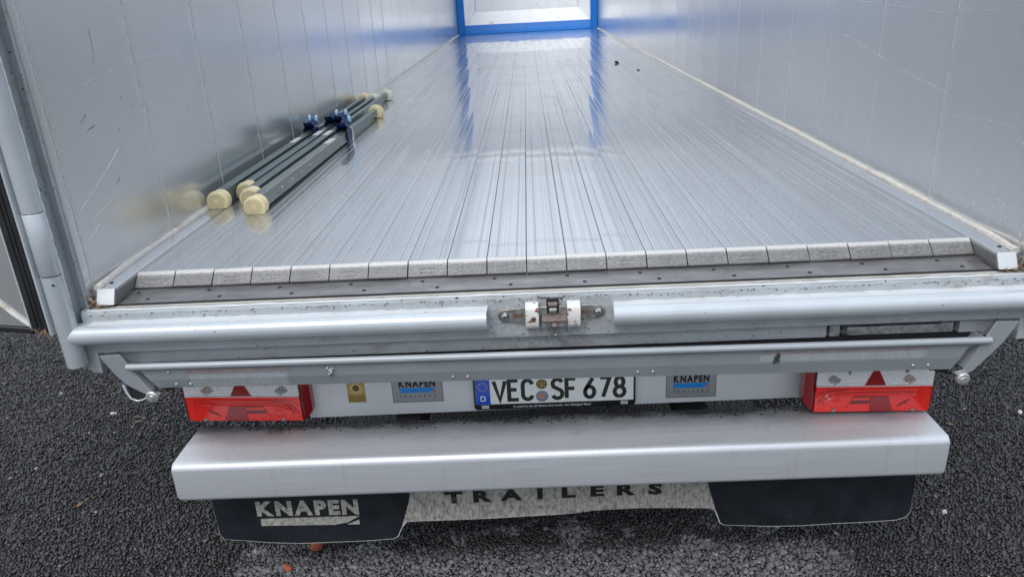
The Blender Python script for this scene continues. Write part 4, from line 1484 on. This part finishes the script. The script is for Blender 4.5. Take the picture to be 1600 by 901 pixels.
# ================================================================== cargo bars lying on the floor
def cargo_bar(front, far, split, label, big_w, pale_far, handle=True, olive=False, lift=0.0, two=False):
    a, b = Vector(front), Vector(far)
    L = (b - a).length
    d = (b - a).normalized()
    ang = math.atan2(-d.x, d.y)
    root = empty('cargo_bar', (a.x, a.y, lift))
    root.rotation_euler = (0, 0, ang)
    tag(root, label, 'cargo bar', 'cargo bars lying along the left wall')
    sp = split
    w = big_w
    def add(m, name, mat, par=root, **k):
        return m.build(name, mat, par, **k)
    m = MB()
    z0 = .010
    m.box((-w / 2, .056, z0), (w / 2, sp, z0 + .052))
    ob = add(m, 'outer_tube', 'bar_olive' if olive else 'bar_steel', bevel=.004)
    for k in range(4):
        yy = .25 + k * .13
        m = MB()
        m.box((w / 2, yy, z0 + .024), (w / 2 + .0008, yy + .012, z0 + .032))
        add(m, 'rivet_mark', 'label_white', ob)
    m = MB()
    m.box((-w / 2 + .006, sp - .3, z0 + .006), (w / 2 - .006, L - .056, z0 + .046))
    add(m, 'inner_tube', 'bar_steel', bevel=.003)
    m = MB()
    m.box((-w * .40, sp - .36, z0 + .0523), (w * .40, sp - .23, z0 + .0531))
    add(m, 'white_label', 'label_white', ob)
    # end pads: thick D-shaped plastic feet with ringed faces
    for k, (y, s, mat) in enumerate(((0, 1, 'cream'), (L, -1, 'cream_pale' if pale_far else 'cream'))):
        def D(wd, ht, zb, n=18):
            r = wd / 2
            zc = zb + ht - r
            pts = [(r * math.cos(t), zc + r * math.sin(t)) for t in [math.radians(-28 + 236 * i / n) for i in range(n + 1)]]
            return [(-r * .80, zb), (r * .80, zb)] + pts
        m = MB()
        kf = .94 if s > 0 else 1.12
        def ring(wd, ht, zb, yy): return [(x, y + s * yy, z) for x, z in D(wd * kf, ht * kf, zb)]
        m.loft([ring(.076, .062, .003, 0), ring(.084, .070, .0, .004), ring(.086, .071, .0, .012), ring(.082, .068, .001, .020)])
        m.loft([ring(.052, .050, .008, .0205), ring(.052, .050, .008, .032), ring(.074, .064, .002, .034), ring(.078, .066, .002, .038), ring(.078, .066, .002, .052), ring(.066, .058, .006, .058)])
        fo = add(m, 'end_pad', mat, smooth=50)
        m = MB()
        for rr in (.012, .020, .028):
            pts = [(rr * math.cos(t), y - s * .0006, .031 + rr * .86 * math.sin(t)) for t in [6.283 * i / 22 for i in range(23)]]
            m.tube(pts, .0013, 5, caps=False)
        add(m, 'pad_rings', 'cream_groove', fo, smooth=60)
    if handle:
        hy = sp + .02
        m = MB()
        m.box((-w / 2 - .006, sp - .03, z0 - .002), (w / 2 + .006, sp + .012, z0 + .060))
        h = add(m, 'clamp_housing', 'dark', bevel=.004)
        m = MB()
        rings = []
        for t in range(13):
            u = t / 12
            y = sp - .06 + .12 * u
            z = z0 + .058 + .034 * abs(2 * u - 1) ** 1.5
            hw = w / 2 + .004 + .006 * math.sin(math.pi * u)
            rings.append([(-hw, y, z), (hw, y, z), (hw * .92, y, z + .008), (-hw * .92, y, z + .008)])
        m.loft(rings)
        lv = add(m, 'clamp_lever', 'blue_lever', smooth=60)
        m = MB()
        m.box((w / 2 + .005, sp - .06, z0 + .006), (w / 2 + .011, sp + .03, z0 + .068))
        add(m, 'lever_cheek', 'blue_lever', lv, bevel=.002)
        m = MB()
        m.box((-w / 2 - .011, sp - .06, z0 + .006), (-w / 2 - .005, sp + .03, z0 + .068))
        add(m, 'lever_cheek', 'blue_lever', lv, bevel=.002)
        m = MB()
        if two: m.tube([(-w * .5, sp + .055, z0 + .090), (-w * .5, sp + .055, z0 + .112), (-w * .5, sp + .055, z0 + .122)], [.012, .012, .006], 12)
        if two: add(m, 'lever_knob', 'knob_blue', lv, smooth=60)
        m = MB()
        m.tube([(w * .5, sp + .05, z0 + .088), (w * .5, sp + .05, z0 + .110), (w * .5, sp + .05, z0 + .120)], [.012, .012, .006], 12)
        add(m, 'lever_knob', 'knob_blue', lv, smooth=60)
        m = MB()
        m.tube([(w / 2 + .012, sp + .0, z0 + .07), (w / 2 + .018, sp + .02, z0 + .05), (w / 2 + .020, sp - .005, .004)], .003, 6)
        m.tube([(w / 2 + .010, sp + .05, z0 + .06), (w / 2 + .014, sp + .055, z0 + .03), (w / 2 + .012, sp + .04, .004)], .0025, 6)
        add(m, 'wire_bail', 'steel_bright', lv, smooth=60)
    return root
cargo_bar((-1.190, .755, 0), (-1.186, 3.50, 0), 1.33, 'steel cargo bar lying tight against the left wall, nearest the wall of four', .037, False, two=True)
cargo_bar((-1.128, .885, 0), (-1.116, 3.46, 0), 1.38, 'steel cargo bar second from the left wall, its near cream pad set farthest back', .037, True)
cargo_bar((-1.078, .785, 0), (-1.058, 3.66, 0), 1.47, 'long steel cargo bar third from the left wall, reaching deepest into the trailer', .038, True)
cargo_bar((-1.018, .655, 0), (-.985, 2.85, 0), 1.36, 'shortest cargo bar, outermost from the wall, its near pad closest to the tail', .041, False, olive=True)

# ================================================================== small loose things
def lump(name, loc, size, mat, seed, label, cat, group=None):
    r = random.Random(seed)
    bm = bmesh.new()
    bmesh.ops.create_icosphere(bm, subdivisions=2, radius=1)
    for v in bm.verts:
        k = 1 + r.uniform(-.22, .22)
        v.co = Vector((v.co.x * size[0] * k, v.co.y * size[1] * k, v.co.z * size[2] * k))
    me = bpy.data.meshes.new(name)
    bm.to_mesh(me)
    bm.free()
    me.materials.append(MAT[mat])
    me.shade_smooth()
    me.set_sharp_from_angle(angle=math.radians(40))
    o = place(name, me, loc=loc, rot=(r.uniform(-.3, .3), r.uniform(-.3, .3), r.uniform(0, 6)))
    tag(o, label, cat, group)
    return o
SZ = GZ + .008
lump('brick_fragment', (-.885, .325, SZ + .008), (.026, .022, .014), 'brick_red', 1, 'larger orange red brick chip on the asphalt below the lettered black flap', 'brick chip', 'brick chips on the asphalt')
lump('brick_fragment', (-.965, .218, SZ + .004), (.020, .013, .009), 'brick_red', 2, 'smaller orange red brick chip nearest the bottom edge of the picture', 'brick chip', 'brick chips on the asphalt')
lump('pale_pebble', (-2.195, 1.36, SZ), (.016, .011, .009), 'pebble_pale', 3, 'pale pebble on the dark asphalt left of the left tail lamp', 'pebble', 'pale pebbles on the asphalt')
lump('pale_pebble', (2.135, 1.085, SZ), (.014, .010, .009), 'pebble_pale', 4, 'pale pebble on the dark asphalt right of the right tail lamp', 'pebble', 'pale pebbles on the asphalt')
lump('pale_pebble', (1.46, .42, SZ), (.011, .009, .008), 'pebble_pale', 5, 'pale pebble on the asphalt right of the black flap corner', 'pebble', 'pale pebbles on the asphalt')
lump('black_crumb', (.818, 5.55, .011), (.022, .022, .012), 'dark', 6, 'black crumb of dirt on the trailer floor near the right wall', 'debris')
lump('black_crumb', (.925, 4.84, .006), (.016, .012, .006), 'dark', 7, 'tiny dark crumb on the floor, in front of the black crumb', 'debris')
def leaf(loc, s, rz, label):
    m = MB()
    pts = [(-1, 0, 0), (-.4, -.45, .25), (.4, -.4, .35), (1, 0, .1), (.4, .4, .3), (-.4, .45, .2)]
    top = [(x * s, y * s, z * s) for x, y, z in pts]
    m.loft([top, [(x, y, z + .0012) for x, y, z in top]])
    o = m.build('dead_leaf', 'leaf', None)
    o.location = loc
    o.rotation_euler = (.1, .1, rz)
    tag(o, label, 'leaf', 'dead leaves on the asphalt')
leaf((-2.02, 1.26, SZ + .003), .016, .4, 'small brown leaf on the asphalt between valance arm and left tail lamp')
leaf((-1.95, .62, SZ + .003), .018, 1.4, 'brown leaf scrap on the dark asphalt left of the bumper')
leaf((1.78, 1.0, SZ + .003), .014, 2.4, 'yellowish leaf scrap on the asphalt right of the bumper end')
